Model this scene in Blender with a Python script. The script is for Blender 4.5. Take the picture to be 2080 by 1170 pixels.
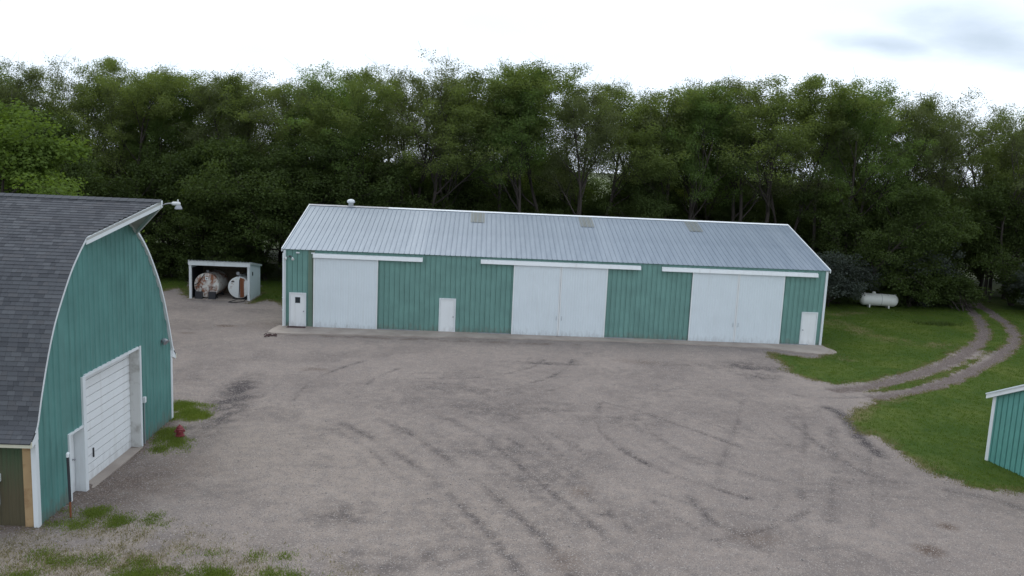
import bpy, math, random
import numpy as np
from mathutils import Vector, Matrix

# ------------------------------------------------------------------ camera, sky, sun, exposure
scene = bpy.context.scene
for o in list(bpy.data.objects): bpy.data.objects.remove(o, do_unlink=True)
COL = scene.collection
CAM_H, PITCH, ROLL, YAW = 10.133, 0.14831, 0.044816, 0.040381
cam_data = bpy.data.cameras.new('camera'); cam = bpy.data.objects.new('camera', cam_data); COL.objects.link(cam)
cam_data.sensor_width = 36; cam_data.sensor_fit = 'HORIZONTAL'; cam_data.lens = 28.639
cam_data.clip_start = 0.1; cam_data.clip_end = 6000
_R = Matrix.Rotation(-YAW, 3, 'Z')
_fw = _R @ Vector((0, math.cos(PITCH), -math.sin(PITCH))); _up = _R @ Vector((0, math.sin(PITCH), math.cos(PITCH))); _rt = _R @ Vector((1, 0, 0))
_r2 = math.cos(ROLL) * _rt + math.sin(ROLL) * _up; _u2 = -math.sin(ROLL) * _rt + math.cos(ROLL) * _up
cam.matrix_world = Matrix(((_r2.x, _u2.x, -_fw.x, 0), (_r2.y, _u2.y, -_fw.y, 0), (_r2.z, _u2.z, -_fw.z, CAM_H), (0, 0, 0, 1)))
scene.camera = cam
scene.view_settings.view_transform = 'Standard'; scene.view_settings.look = 'None'
scene.view_settings.exposure = 0.0; scene.view_settings.gamma = 1.0; scene.view_settings.use_curve_mapping = False
scene.render.engine = 'CYCLES'

SUN_EL, SUN_AZ = math.radians(55), math.radians(-20)       # azimuth from +Y (ahead), soft behind cloud
world = bpy.data.worlds.new('World'); scene.world = world; world.use_nodes = True
wn = world.node_tree.nodes; wl = world.node_tree.links; wn.clear()
out = wn.new('ShaderNodeOutputWorld'); bg = wn.new('ShaderNodeBackground'); bg.inputs[1].default_value = 1.0
sky = wn.new('ShaderNodeTexSky'); sky.sky_type = 'NISHITA'; sky.sun_disc = False
sky.sun_elevation = SUN_EL; sky.sun_rotation = SUN_AZ
tc = wn.new('ShaderNodeTexCoord'); sep = wn.new('ShaderNodeSeparateXYZ'); wl.new(tc.outputs['Generated'], sep.inputs[0])
def wmath(op, a, b=None):
    n = wn.new('ShaderNodeMath'); n.operation = op
    for i, v in enumerate((a, b)):
        if v is None: continue
        if isinstance(v, (int, float)): n.inputs[i].default_value = v
        else: wl.new(v, n.inputs[i])
    return n.outputs[0]
den = wmath('ADD', wmath('MAXIMUM', sep.outputs[2], 0.0), 0.22)          # cloud deck: flat layer overhead
comb = wn.new('ShaderNodeCombineXYZ'); wl.new(wmath('DIVIDE', sep.outputs[0], den), comb.inputs[0]); wl.new(wmath('DIVIDE', sep.outputs[1], den), comb.inputs[1])
comb.inputs[2].default_value = 3.7
cn = wn.new('ShaderNodeTexNoise'); cn.inputs['Scale'].default_value = 0.85; cn.inputs['Detail'].default_value = 5; cn.inputs['Roughness'].default_value = 0.5
wl.new(comb.outputs[0], cn.inputs['Vector'])
ramp = wn.new('ShaderNodeValToRGB'); wl.new(cn.outputs[0], ramp.inputs[0])
ramp.color_ramp.elements[0].position = 0.30; ramp.color_ramp.elements[0].color = (1.07, 1.20, 1.38, 1)
ramp.color_ramp.elements[1].position = 0.65; ramp.color_ramp.elements[1].color = (1.22, 1.34, 1.50, 1)   # bright thin overcast
cn2 = wn.new('ShaderNodeTexNoise'); cn2.inputs['Scale'].default_value = 3.2; cn2.inputs['Detail'].default_value = 6; wl.new(comb.outputs[0], cn2.inputs['Vector'])
thick = 0.0                                                              # two thicker grey-blue cloud banks
for (cx, cy, rx, ry) in ((1.15, 2.43, 0.22, 0.11), (1.42, 2.30, 0.33, 0.20)):
    dx = wmath('DIVIDE', wmath('SUBTRACT', wmath('DIVIDE', sep.outputs[0], den), cx), rx); dy = wmath('DIVIDE', wmath('SUBTRACT', wmath('DIVIDE', sep.outputs[1], den), cy), ry)
    r_ = wmath('ADD', wmath('SQRT', wmath('ADD', wmath('MULTIPLY', dx, dx), wmath('MULTIPLY', dy, dy))), wmath('MULTIPLY', wmath('SUBTRACT', cn2.outputs[0], 0.5), 1.8))
    k_ = wn.new('ShaderNodeMapRange'); k_.interpolation_type = 'SMOOTHSTEP'; wl.new(r_, k_.inputs[0]); k_.inputs[1].default_value = 1.3; k_.inputs[2].default_value = 0.1
    thick = wmath('MAXIMUM', k_.outputs[0], thick)
cl = wn.new('ShaderNodeMix'); cl.data_type = 'RGBA'; wl.new(thick, cl.inputs['Factor']); wl.new(ramp.outputs[0], cl.inputs['A']); cl.inputs['B'].default_value = (0.70, 0.82, 0.96, 1)
skys = wn.new('ShaderNodeVectorMath'); skys.operation = 'SCALE'; skys.inputs['Scale'].default_value = 0.08; wl.new(sky.outputs[0], skys.inputs[0])
mixw = wn.new('ShaderNodeMix'); mixw.data_type = 'RGBA'; mixw.inputs['Factor'].default_value = 0.85
wl.new(skys.outputs[0], mixw.inputs['A']); wl.new(cl.outputs['Result'], mixw.inputs['B'])
wl.new(mixw.outputs['Result'], bg.inputs[0]); wl.new(bg.outputs[0], out.inputs[0])

sun_d = bpy.data.lights.new('sun', 'SUN'); sun = bpy.data.objects.new('sun', sun_d); COL.objects.link(sun)
sun_d.energy = 1.0; sun_d.angle = math.radians(40); sun_d.color = (1.0, 0.95, 0.86)
_sd = Vector((math.sin(SUN_AZ) * math.cos(SUN_EL), math.cos(SUN_AZ) * math.cos(SUN_EL), math.sin(SUN_EL)))
sun.rotation_euler = _sd.to_track_quat('Z', 'Y').to_euler(); sun.location = _sd * 200

# ------------------------------------------------------------------ helpers
rng = np.random.default_rng(7); random.seed(7)
MATS = {}
def S(v):  # sRGB 0-255 -> linear
    return tuple(((c / 255) / 12.92 if c / 255 <= 0.04045 else ((c / 255 + 0.055) / 1.055) ** 2.4) for c in v)
def nodes(name):
    m = bpy.data.materials.new(name); m.use_nodes = True; MATS[name] = m
    nt = m.node_tree; b = nt.nodes['Principled BSDF']; return m, nt, b
def nd(nt, t, **kw):
    n = nt.nodes.new(t)
    for k, v in kw.items(): setattr(n, k, v)
    return n
def setin(nt, sock, v):
    if hasattr(v, 'is_output') or isinstance(v, bpy.types.NodeSocket): nt.links.new(v, sock)
    elif isinstance(v, tuple): sock.default_value = (*v, 1) if len(v) == 3 and len(sock.default_value) == 4 else v
    else: sock.default_value = v
def mix(nt, f, a, b, blend='MIX'):
    n = nd(nt, 'ShaderNodeMix', data_type='RGBA', blend_type=blend)
    setin(nt, n.inputs['Factor'], f); setin(nt, n.inputs['A'], a); setin(nt, n.inputs['B'], b); return n.outputs['Result']
def noise(nt, vec, scale, detail=4, rough=0.55):
    n = nd(nt, 'ShaderNodeTexNoise'); n.inputs['Scale'].default_value = scale; n.inputs['Detail'].default_value = detail; n.inputs['Roughness'].default_value = rough
    if vec is not None: nt.links.new(vec, n.inputs['Vector'])
    return n.outputs[0]
def rampf(nt, f, a, b):
    n = nd(nt, 'ShaderNodeMapRange'); nt.links.new(f, n.inputs[0]); n.inputs[1].default_value = a; n.inputs[2].default_value = b; return n.outputs[0]
def math2(nt, op, a, b):
    n = nd(nt, 'ShaderNodeMath', operation=op); setin(nt, n.inputs[0], a); setin(nt, n.inputs[1], b); return n.outputs[0]
def objco(nt, scale=(1, 1, 1)):
    t = nd(nt, 'ShaderNodeTexCoord'); m = nd(nt, 'ShaderNodeMapping'); m.inputs['Scale'].default_value = scale
    nt.links.new(t.outputs['Object'], m.inputs[0]); return m.outputs[0]
def bump(nt, b, h, strength=0.3, dist=0.02):
    n = nd(nt, 'ShaderNodeBump'); n.inputs['Strength'].default_value = strength; n.inputs['Distance'].default_value = dist
    nt.links.new(h, n.inputs['Height']); nt.links.new(n.outputs[0], b.inputs['Normal'])

def paint(name, col, rough=0.5, var=0.12, dirt=None, dirt_amt=0.35, streak=False, metallic=0.0, spec=0.4, splash=0.0):
    """painted or plain surface: slow tone variation, optional vertical dirt streaks"""
    m, nt, b = nodes(name)
    v = objco(nt); n1 = noise(nt, v, 0.9, 5)
    c = mix(nt, rampf(nt, n1, 0.3, 0.7), tuple(x * (1 - var) for x in col), tuple(min(1, x * (1 + var)) for x in col))
    if dirt:
        vs = objco(nt, (3, 3, 0.25) if streak else (1.3, 1.3, 1.3)); n2 = noise(nt, vs, 1.6, 6, 0.62)
        c = mix(nt, math2(nt, 'MULTIPLY', rampf(nt, n2, 0.52, 0.78), dirt_amt), c, dirt)
    if splash:                                     # mud spattered up from the ground
        sz = nd(nt, 'ShaderNodeSeparateXYZ'); nt.links.new(v, sz.inputs[0]); n3 = noise(nt, objco(nt, (4, 4, 1.2)), 1.5, 6, 0.65)
        c = mix(nt, math2(nt, 'MULTIPLY', rampf(nt, math2(nt, 'SUBTRACT', n3, math2(nt, 'MULTIPLY', sz.outputs[2], 0.55)), 0.28, 0.62), splash), c, (0.15, 0.12, 0.095))
    setin(nt, b.inputs['Base Color'], c)
    b.inputs['Roughness'].default_value = rough; b.inputs['Metallic'].default_value = metallic; b.inputs['Specular IOR Level'].default_value = spec
    bump(nt, b, noise(nt, v, 9, 3), 0.08, 0.01)
    return m

paint('green_metal', (0.148, 0.288, 0.254), 0.5, 0.12, (0.09, 0.18, 0.15), 0.5, True, splash=0.7)
paint('barn_green', (0.096, 0.236, 0.214), 0.5, 0.13, (0.05, 0.12, 0.105), 0.55, True, splash=0.8)
paint('teal_metal', (0.115, 0.31, 0.27), 0.5, 0.10, (0.08, 0.2, 0.17), 0.4, True)
paint('white_door', (0.675, 0.735, 0.762), 0.5, 0.03, (0.55, 0.56, 0.55), 0.3, True, splash=0.35)
paint('white_trim', (0.70, 0.73, 0.74), 0.5, 0.04, (0.42, 0.40, 0.36), 0.3, True)
paint('white_clean', (0.76, 0.78, 0.78), 0.45, 0.03, (0.5, 0.48, 0.44), 0.35, True, splash=0.3)
paint('dirty_jamb', (0.55, 0.55, 0.53), 0.6, 0.06, (0.16, 0.13, 0.10), 0.8, False)
paint('cream_fascia', (0.58, 0.56, 0.44), 0.6, 0.06, (0.38, 0.33, 0.2), 0.5)
paint('rust_trim', (0.40, 0.27, 0.14), 0.7, 0.15, (0.17, 0.07, 0.03), 0.95, False)
paint('soffit', (0.40, 0.40, 0.38), 0.7, 0.05, (0.2, 0.16, 0.12), 0.5)
paint('dark_metal', (0.035, 0.035, 0.04), 0.55, 0.15)
paint('grey_metal', (0.30, 0.31, 0.33), 0.45, 0.08, metallic=0.3)
paint('rubber', (0.02, 0.02, 0.022), 0.8, 0.2)
paint('mat_brown', (0.06, 0.03, 0.03), 0.9, 0.3)
paint('red_paint', (0.19, 0.03, 0.035), 0.5, 0.15, (0.12, 0.03, 0.02), 0.6)
paint('glass_dark', (0.02, 0.03, 0.035), 0.12, 0.1, spec=0.6)
paint('rust', (0.22, 0.075, 0.03), 0.8, 0.2, (0.10, 0.035, 0.02), 0.7, True)
paint('timber', (0.13, 0.10, 0.07), 0.8, 0.2)
paint('tank_white', (0.80, 0.80, 0.74), 0.4, 0.03, (0.55, 0.53, 0.45), 0.3)
paint('skylight', (0.155, 0.172, 0.165), 0.4, 0.12, (0.10, 0.105, 0.09), 0.6, True)
paint('bark', (0.055, 0.045, 0.038), 0.9, 0.3)
paint('decal', (0.03, 0.03, 0.03), 0.5, 0.1)
paint('patched_green', (0.13, 0.20, 0.15), 0.55, 0.10, (0.16, 0.10, 0.05), 0.7, True)

m, nt, b = nodes('roof_metal')        # weathered galvanised sheet
v = objco(nt); oi = nd(nt, 'ShaderNodeObjectInfo')
n1 = noise(nt, objco(nt, (1.5, 0.35, 0.35)), 1.2, 6, 0.65); n2 = noise(nt, v, 14, 3)
c = mix(nt, rampf(nt, n1, 0.3, 0.72), (0.150, 0.190, 0.240), (0.212, 0.258, 0.312))
c = mix(nt, math2(nt, 'MULTIPLY', rampf(nt, oi.outputs['Random'], 0.5, 1.0), 0.35), c, (0.27, 0.315, 0.365))
c = mix(nt, math2(nt, 'MULTIPLY', rampf(nt, n2, 0.4, 0.7), 0.2), c, (0.12, 0.145, 0.18))
setin(nt, b.inputs['Base Color'], c); b.inputs['Metallic'].default_value = 0.35; b.inputs['Roughness'].default_value = 0.42

m, nt, b = nodes('side_wall')         # olive weathered side wall, algae and rust staining up from the ground
v = objco(nt); ns = noise(nt, objco(nt, (7, 7, 0.2)), 1.4, 6, 0.65)
sx = nd(nt, 'ShaderNodeSeparateXYZ'); nt.links.new(v, sx.inputs[0])
up_ = math2(nt, 'ADD', rampf(nt, sx.outputs[2], 2.6, 0.4), math2(nt, 'SUBTRACT', ns, 0.5))
c = mix(nt, rampf(nt, up_, 0.1, 0.8), (0.045, 0.085, 0.04), (0.085, 0.07, 0.036))
c = mix(nt, math2(nt, 'MULTIPLY', rampf(nt, ns, 0.5, 0.75), 0.6), c, (0.035, 0.035, 0.02))
setin(nt, b.inputs['Base Color'], c); b.inputs['Roughness'].default_value = 0.7

m, nt, b = nodes('rusty_tank')        # white paint flaked to rust
v = objco(nt); n1 = noise(nt, v, 1.6, 7, 0.65); n2 = noise(nt, v, 6, 5, 0.6)
f1 = rampf(nt, math2(nt, 'ADD', math2(nt, 'MULTIPLY', n1, 0.7), math2(nt, 'MULTIPLY', n2, 0.3)), 0.46, 0.56)
c = mix(nt, f1, (0.66, 0.64, 0.60), mix(nt, rampf(nt, n2, 0.3, 0.7), (0.15, 0.045, 0.02), (0.32, 0.13, 0.06)))
setin(nt, b.inputs['Base Color'], c); b.inputs['Roughness'].default_value = 0.65

m, nt, b = nodes('worn_tank')
v = objco(nt); n1 = noise(nt, v, 1.6, 7, 0.65); f1 = rampf(nt, n1, 0.57, 0.66)
setin(nt, b.inputs['Base Color'], mix(nt, f1, (0.68, 0.70, 0.69), (0.25, 0.10, 0.05))); b.inputs['Roughness'].default_value = 0.6

m, nt, b = nodes('concrete')
v = objco(nt); n1 = noise(nt, v, 0.8, 6, 0.6); n2 = noise(nt, v, 25, 4)
c = mix(nt, rampf(nt, n1, 0.35, 0.7), (0.38, 0.325, 0.28), (0.25, 0.205, 0.175)); c = mix(nt, math2(nt, 'MULTIPLY', n2, 0.3), c, (0.2, 0.18, 0.16))
setin(nt, b.inputs['Base Color'], c); b.inputs['Roughness'].default_value = 0.9; bump(nt, b, n2, 0.3, 0.01)

for i, tcol in enumerate([(0.086, 0.088, 0.096), (0.094, 0.097, 0.105), (0.110, 0.113, 0.121), (0.072, 0.074, 0.081), (0.100, 0.100, 0.106)]):
    m, nt, b = nodes('shingle_%d' % i); v = objco(nt); n1 = noise(nt, v, 60, 3)
    setin(nt, b.inputs['Base Color'], mix(nt, n1, tuple(x * 0.75 for x in tcol), tuple(x * 1.25 for x in tcol))); b.inputs['Roughness'].default_value = 0.95; b.inputs['Specular IOR Level'].default_value = 0.15

def leafmat(name, dark, light, trans=0.4):
    m = bpy.data.materials.new(name); m.use_nodes = True; MATS[name] = m; nt = m.node_tree; nt.nodes.clear()
    o_ = nd(nt, 'ShaderNodeOutputMaterial'); d = nd(nt, 'ShaderNodeBsdfDiffuse'); t = nd(nt, 'ShaderNodeBsdfTranslucent'); g = nd(nt, 'ShaderNodeBsdfGlossy'); g.inputs['Roughness'].default_value = 0.5
    oi = nd(nt, 'ShaderNodeObjectInfo'); v = objco(nt); n1 = noise(nt, v, 0.5, 3); n2 = noise(nt, v, 7, 2)
    f = math2(nt, 'ADD', math2(nt, 'MULTIPLY', rampf(nt, n1, 0.3, 0.7), 0.45), math2(nt, 'ADD', math2(nt, 'MULTIPLY', oi.outputs['Random'], 0.3), math2(nt, 'MULTIPLY', rampf(nt, n2, 0.3, 0.7), 0.25)))
    c = mix(nt, f, dark, light); setin(nt, d.inputs[0], c)
    setin(nt, t.inputs[0], mix(nt, 1.0, c, (1.25, 1.3, 0.6), 'MULTIPLY'))
    mx = nd(nt, 'ShaderNodeMixShader'); mx.inputs[0].default_value = trans; nt.links.new(d.outputs[0], mx.inputs[1]); nt.links.new(t.outputs[0], mx.inputs[2])
    m2 = nd(nt, 'ShaderNodeMixShader'); m2.inputs[0].default_value = 0.008; nt.links.new(mx.outputs[0], m2.inputs[1]); nt.links.new(g.outputs[0], m2.inputs[2]); nt.links.new(m2.outputs[0], o_.inputs[0])
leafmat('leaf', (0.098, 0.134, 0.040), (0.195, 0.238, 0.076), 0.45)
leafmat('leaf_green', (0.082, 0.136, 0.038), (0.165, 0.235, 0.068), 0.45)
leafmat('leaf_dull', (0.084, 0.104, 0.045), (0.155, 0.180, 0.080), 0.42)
leafmat('leaf_low_shaded', (0.042, 0.062, 0.020), (0.090, 0.126, 0.036))  # shade of the canopy above is painted into this darker leaf colour
leafmat('leaf_maple', (0.070, 0.112, 0.024), (0.15, 0.215, 0.048))
leafmat('leaf_grey', (0.042, 0.055, 0.042), (0.095, 0.108, 0.092), 0.2)
leafmat('blade', (0.055, 0.100, 0.014), (0.125, 0.180, 0.028), 0.35)
leafmat('weed', (0.11, 0.16, 0.028), (0.21, 0.255, 0.06), 0.35)
leafmat('blade_dry', (0.16, 0.14, 0.07), (0.24, 0.21, 0.11), 0.3)

class MB:
    def __init__(s): s.v = []; s.f = []; s.sm = False
    def box(s, x0, y0, z0, x1, y1, z1):
        n = len(s.v); s.v += [(x0, y0, z0), (x1, y0, z0), (x1, y1, z0), (x0, y1, z0), (x0, y0, z1), (x1, y0, z1), (x1, y1, z1), (x0, y1, z1)]
        s.f += [tuple(n + i for i in q) for q in ((0, 3, 2, 1), (4, 5, 6, 7), (0, 1, 5, 4), (1, 2, 6, 5), (2, 3, 7, 6), (3, 0, 4, 7))]; return s
    def hexa(s, p):   # 8 points: bottom loop then top loop
        n = len(s.v); s.v += [tuple(q) for q in p]
        s.f += [tuple(n + i for i in q) for q in ((0, 3, 2, 1), (4, 5, 6, 7), (0, 1, 5, 4), (1, 2, 6, 5), (2, 3, 7, 6), (3, 0, 4, 7))]; return s
    def quad(s, *p): n = len(s.v); s.v += [tuple(q) for q in p]; s.f.append(tuple(range(n, n + len(p)))); return s
    def tube(s, pts, rad, k=8, caps=True):
        pts = [Vector(p) for p in pts]; n0 = len(s.v); m = len(pts)
        rad = [rad] * m if isinstance(rad, (int, float)) else rad
        ref = None
        for i, p in enumerate(pts):
            t = (pts[min(i + 1, m - 1)] - pts[max(i - 1, 0)]).normalized()
            if ref is None: ref = Vector((1, 0, 0)) if abs(t.x) < 0.9 else Vector((0, 1, 0))
            a = (ref - t * ref.dot(t)).normalized(); bb = t.cross(a); ref = a
            for j in range(k):
                w = 2 * math.pi * j / k; s.v.append(tuple(p + (a * math.cos(w) + bb * math.sin(w)) * rad[i]))
        for i in range(m - 1):
            for j in range(k):
                s.f.append((n0 + i * k + j, n0 + i * k + (j + 1) % k, n0 + (i + 1) * k + (j + 1) % k, n0 + (i + 1) * k + j))
        if caps: s.f.append(tuple(n0 + j for j in range(k))[::-1]); s.f.append(tuple(n0 + (m - 1) * k + j for j in range(k)))
        return s
    def lathe(s, prof, c=(0, 0, 0), axis='z', k=20):
        """prof: (radius, height) list"""
        n0 = len(s.v); m = len(prof)
        for r, h in prof:
            for j in range(k):
                w = 2 * math.pi * j / k; a, bb = r * math.cos(w), r * math.sin(w)
                p = (a, bb, h) if axis == 'z' else ((a, h, bb) if axis == 'y' else (h, a, bb))
                s.v.append((c[0] + p[0], c[1] + p[1], c[2] + p[2]))
        for i in range(m - 1):
            for j in range(k): s.f.append((n0 + i * k + j, n0 + i * k + (j + 1) % k, n0 + (i + 1) * k + (j + 1) % k, n0 + (i + 1) * k + j))
        s.f.append(tuple(n0 + j for j in range(k))[::-1]); s.f.append(tuple(n0 + (m - 1) * k + j for j in range(k)))
        return s
    def mesh(s, name, mat, smooth=False):
        me = bpy.data.meshes.new(name); me.from_pydata(s.v, [], s.f); me.materials.append(MATS[mat])
        if smooth: me.polygons.foreach_set('use_smooth', [True] * len(me.polygons))
        me.update(); return me
    def build(s, name, mat, parent=None, loc=None, smooth=False, label=None):
        o = bpy.data.objects.new(name, s.mesh(name, mat, smooth)); COL.objects.link(o)
        if parent: o.parent = parent
        if loc: o.location = loc
        if label: o['label'] = label
        return o
def tag(o, label=None, cat=None, group=None, kind=None):
    if label: o['label'] = label
    if cat: o['category'] = cat
    if group: o['group'] = group
    if kind: o['kind'] = kind
    return o
def thing(name, label, cat, loc=(0, 0, 0), rz=0, group=None):
    e = bpy.data.objects.new(name, None); e.empty_display_size = 0.3; COL.objects.link(e); e.location = loc; e.rotation_euler = (0, 0, rz)
    return tag(e, label, cat, group)
def np_mesh(name, V, F, mat, smooth=False):
    """V (n,3), F (m,k) arrays"""
    me = bpy.data.meshes.new(name); k = F.shape[1]
    me.vertices.add(len(V)); me.vertices.foreach_set('co', np.ascontiguousarray(V, np.float32).ravel())
    me.loops.add(F.size); me.loops.foreach_set('vertex_index', np.ascontiguousarray(F, np.int32).ravel())
    me.polygons.add(len(F)); me.polygons.foreach_set('loop_start', np.arange(0, F.size, k, dtype=np.int32)); me.polygons.foreach_set('loop_total', np.full(len(F), k, np.int32))
    if smooth: me.polygons.foreach_set('use_smooth', np.ones(len(F), bool))
    me.materials.append(MATS[mat]); me.update(calc_edges=True); return me
def np_obj(name, me, parent=None, loc=None):
    o = bpy.data.objects.new(name, me); COL.objects.link(o)
    if parent: o.parent = parent
    if loc is not None: o.location = loc
    return o
def copy_tree(o, parent=None):
    c = o.copy(); COL.objects.link(c); c.parent = parent
    for ch in o.children: copy_tree(ch, c)
    return c
# smooth lattice noise for the terrain masks
def vnoise(x, y, scale, seed):
    r = np.random.default_rng(seed); T = r.random((256, 256)); x = x * scale + 100.3; y = y * scale + 57.7
    xi = np.floor(x).astype(int); yi = np.floor(y).astype(int); fx = x - xi; fy = y - yi
    fx = fx * fx * (3 - 2 * fx); fy = fy * fy * (3 - 2 * fy)
    g = lambda a, b_: T[a % 256, b_ % 256]
    return (g(xi, yi) * (1 - fx) + g(xi + 1, yi) * fx) * (1 - fy) + (g(xi, yi + 1) * (1 - fx) + g(xi + 1, yi + 1) * fx) * fy
def fbm(x, y, scale, seed, o=4):
    t = 0; a = 0.5; w = 0
    for i in range(o): t = t + a * vnoise(x, y, scale * 2 ** i, seed + i); w += a; a *= 0.55
    return t / w
def poly_sd(X, Y, P):
    """signed distance to a polygon, positive inside"""
    P = np.asarray(P, float); ins = np.zeros(X.shape, bool); D = np.full(X.shape, 1e9)
    for i in range(len(P)):
        (ax, ay), (bx, by) = P[i], P[(i + 1) % len(P)]
        D = np.minimum(D, seg_d(X, Y, ax, ay, bx, by))
        if ay != by:
            cnd = ((ay > Y) != (by > Y)) & (X < (bx - ax) * (Y - ay) / (by - ay) + ax); ins ^= cnd
    return np.where(ins, D, -D)
def seg_d(X, Y, ax, ay, bx, by):
    dx, dy = bx - ax, by - ay; t = np.clip(((X - ax) * dx + (Y - ay) * dy) / (dx * dx + dy * dy + 1e-12), 0, 1)
    return np.hypot(X - ax - t * dx, Y - ay - t * dy)
def line_d(X, Y, P):
    D = np.full(X.shape, 1e9)
    P = smooth_pl(P)
    for (a, b_) in zip(P[:-1], P[1:]): D = np.minimum(D, seg_d(X, Y, a[0], a[1], b_[0], b_[1]))
    return D
def smooth_pl(P, n=4):
    P = np.asarray(P, float)
    if len(P) < 3: return P
    Q = np.vstack([2 * P[0] - P[1], P, 2 * P[-1] - P[-2]]); o_ = []
    for i in range(1, len(Q) - 2):
        for t in np.arange(n) / n:
            a, b_, c_, d_ = Q[i - 1], Q[i], Q[i + 1], Q[i + 2]
            o_.append(0.5 * ((2 * b_) + (c_ - a) * t + (2 * a - 5 * b_ + 4 * c_ - d_) * t * t + (3 * b_ - a - 3 * c_ + d_) * t ** 3))
    o_.append(Q[-2]); return np.array(o_)

# ------------------------------------------------------------------ ground
LAWN_TRACK = [(17.05, 46.15), (16.94, 43.84), (16.61, 41.49), (17.19, 39.97), (18.15, 39.24), (19.83, 39.74), (23.72, 42.58), (27.29, 45.72), (31.03, 49.86), (34.93, 55.21), (38.29, 61.51), (41.46, 68.38), (45.15, 75.33), (34.13, 75.92), (24.83, 59.8), (21.15, 48.39), (20.89, 46.75), (19.38, 45.02)]
LAWN_RIGHT = [(16.37, 33.5), (17.16, 34.65), (18.54, 36.11), (19.84, 37.08), (22.09, 38.55), (25.29, 41.04), (29.73, 45.12), (33.78, 49.04), (37.37, 53.17), (48.31, 62.47), (44.53, 52.81), (21.63, 24.61), (19.43, 25.26), (18.3, 25.59), (17.27, 25.85), (16.44, 27.13), (16.42, 28.97), (16.25, 30.74), (15.9, 31.61)]
MEDIAN = [(19.14, 38.01), (20.61, 39.09), (23.81, 41.24), (27.44, 44.21), (31.3, 48.11), (35.05, 52.77), (38.21, 58.14), (40.36, 62.99), (39.03, 60.23), (36.81, 54.7), (34.66, 51.48), (31.64, 48.17), (27.53, 43.88), (23.68, 40.53), (21.07, 38.52), (19.82, 38.01)]
TRACK_L = [(17.7, 38.19), (19.54, 38.96), (22.27, 40.84), (25.68, 43.62), (29.41, 47.3), (32.9, 51.33), (35.73, 55.35), (38.85, 61.0), (41.83, 67.47), (45.12, 74.13)]
TRACK_R = [(19.17, 37.16), (21.45, 38.3), (24.35, 40.32), (28.46, 44.02), (32.88, 48.63), (36.47, 53.01), (39.3, 57.97), (41.61, 63.69), (44.39, 70.61), (46.62, 75.69)]
LAWN_FAR_LEFT = [(-46.2, 61.13), (-23.02, 59.39), (-22.46, 60.97), (-20.18, 56.96), (-24.16, 67.59), (-28.79, 80.62), (-64.6, 85.87)]
LAWN_SHED_GAP = [(-15.61, 55.95), (-14.87, 57.36), (-13.23, 55.29), (-16.24, 69.91), (-18.95, 69.12), (-16.02, 59.74)]
WEEDS_BARN = [[(-12.4, 32.55), (-11.99, 32.88), (-11.17, 32.69), (-10.6, 32.07), (-10.38, 30.8), (-10.78, 30.45), (-11.59, 30.43)], [(-11.29, 27.28), (-11.33, 28.62), (-11.22, 29.64), (-10.6, 29.02), (-10.14, 28.41), (-10.1, 27.64), (-10.62, 27.14)], [(-11.52, 21.04), (-11.48, 21.72), (-11.31, 22.18), (-10.61, 22.43), (-9.9, 21.95), (-9.56, 21.53), (-10.08, 21.43), (-10.73, 21.27)], [(-10.1, 21.62), (-9.71, 21.64), (-9.35, 21.48), (-9.38, 21.17), (-9.83, 21.2)], [(-8.86, 21.51), (-8.87, 22.15), (-8.46, 22.04), (-8.23, 21.61), (-8.39, 21.17), (-8.66, 21.03)], [(-10.8, 19.26), (-10.71, 19.73), (-10.33, 19.65), (-10.1, 19.25), (-10.44, 18.98)], [(-10.0, 19.0), (-9.89, 19.31), (-9.73, 19.42), (-9.68, 19.12), (-9.84, 18.91)], [(-8.49, 18.83), (-8.39, 19.59), (-7.94, 19.23), (-7.47, 18.93), (-7.27, 18.42), (-8.17, 18.38)], [(-7.31, 19.65), (-7.3, 19.92), (-7.08, 19.72), (-7.13, 19.51)], [(-6.76, 20.09), (-6.47, 20.29), (-6.01, 20.04), (-6.03, 19.67), (-6.5, 19.7)], [(-7.35, 18.77), (-7.19, 19.15), (-6.2, 19.05), (-5.43, 18.87), (-5.29, 18.4), (-7.23, 18.31)], [(-5.86, 19.73), (-5.58, 20.07), (-5.1, 19.83), (-5.1, 19.36), (-5.59, 19.43)], [(-4.97, 19.67), (-4.82, 19.89), (-4.57, 19.7), (-4.72, 19.48)], [(-5.15, 18.71), (-4.81, 19.27), (-4.18, 19.15), (-3.51, 18.84), (-4.11, 18.34)], [(-9.29, 19.29), (-9.11, 19.56), (-8.74, 19.42), (-8.93, 19.16)], [(-11.74, 18.43), (-10.9, 18.76), (-10.34, 18.36), (-10.82, 18.02)]]
DRY_LEFT = [(-15.31, 20.43), (-11.62, 20.74), (-9.97, 21.04), (-8.26, 21.0), (-6.74, 19.95), (-3.8, 19.07), (-2.81, 17.52), (-12.51, 16.51)]
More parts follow.
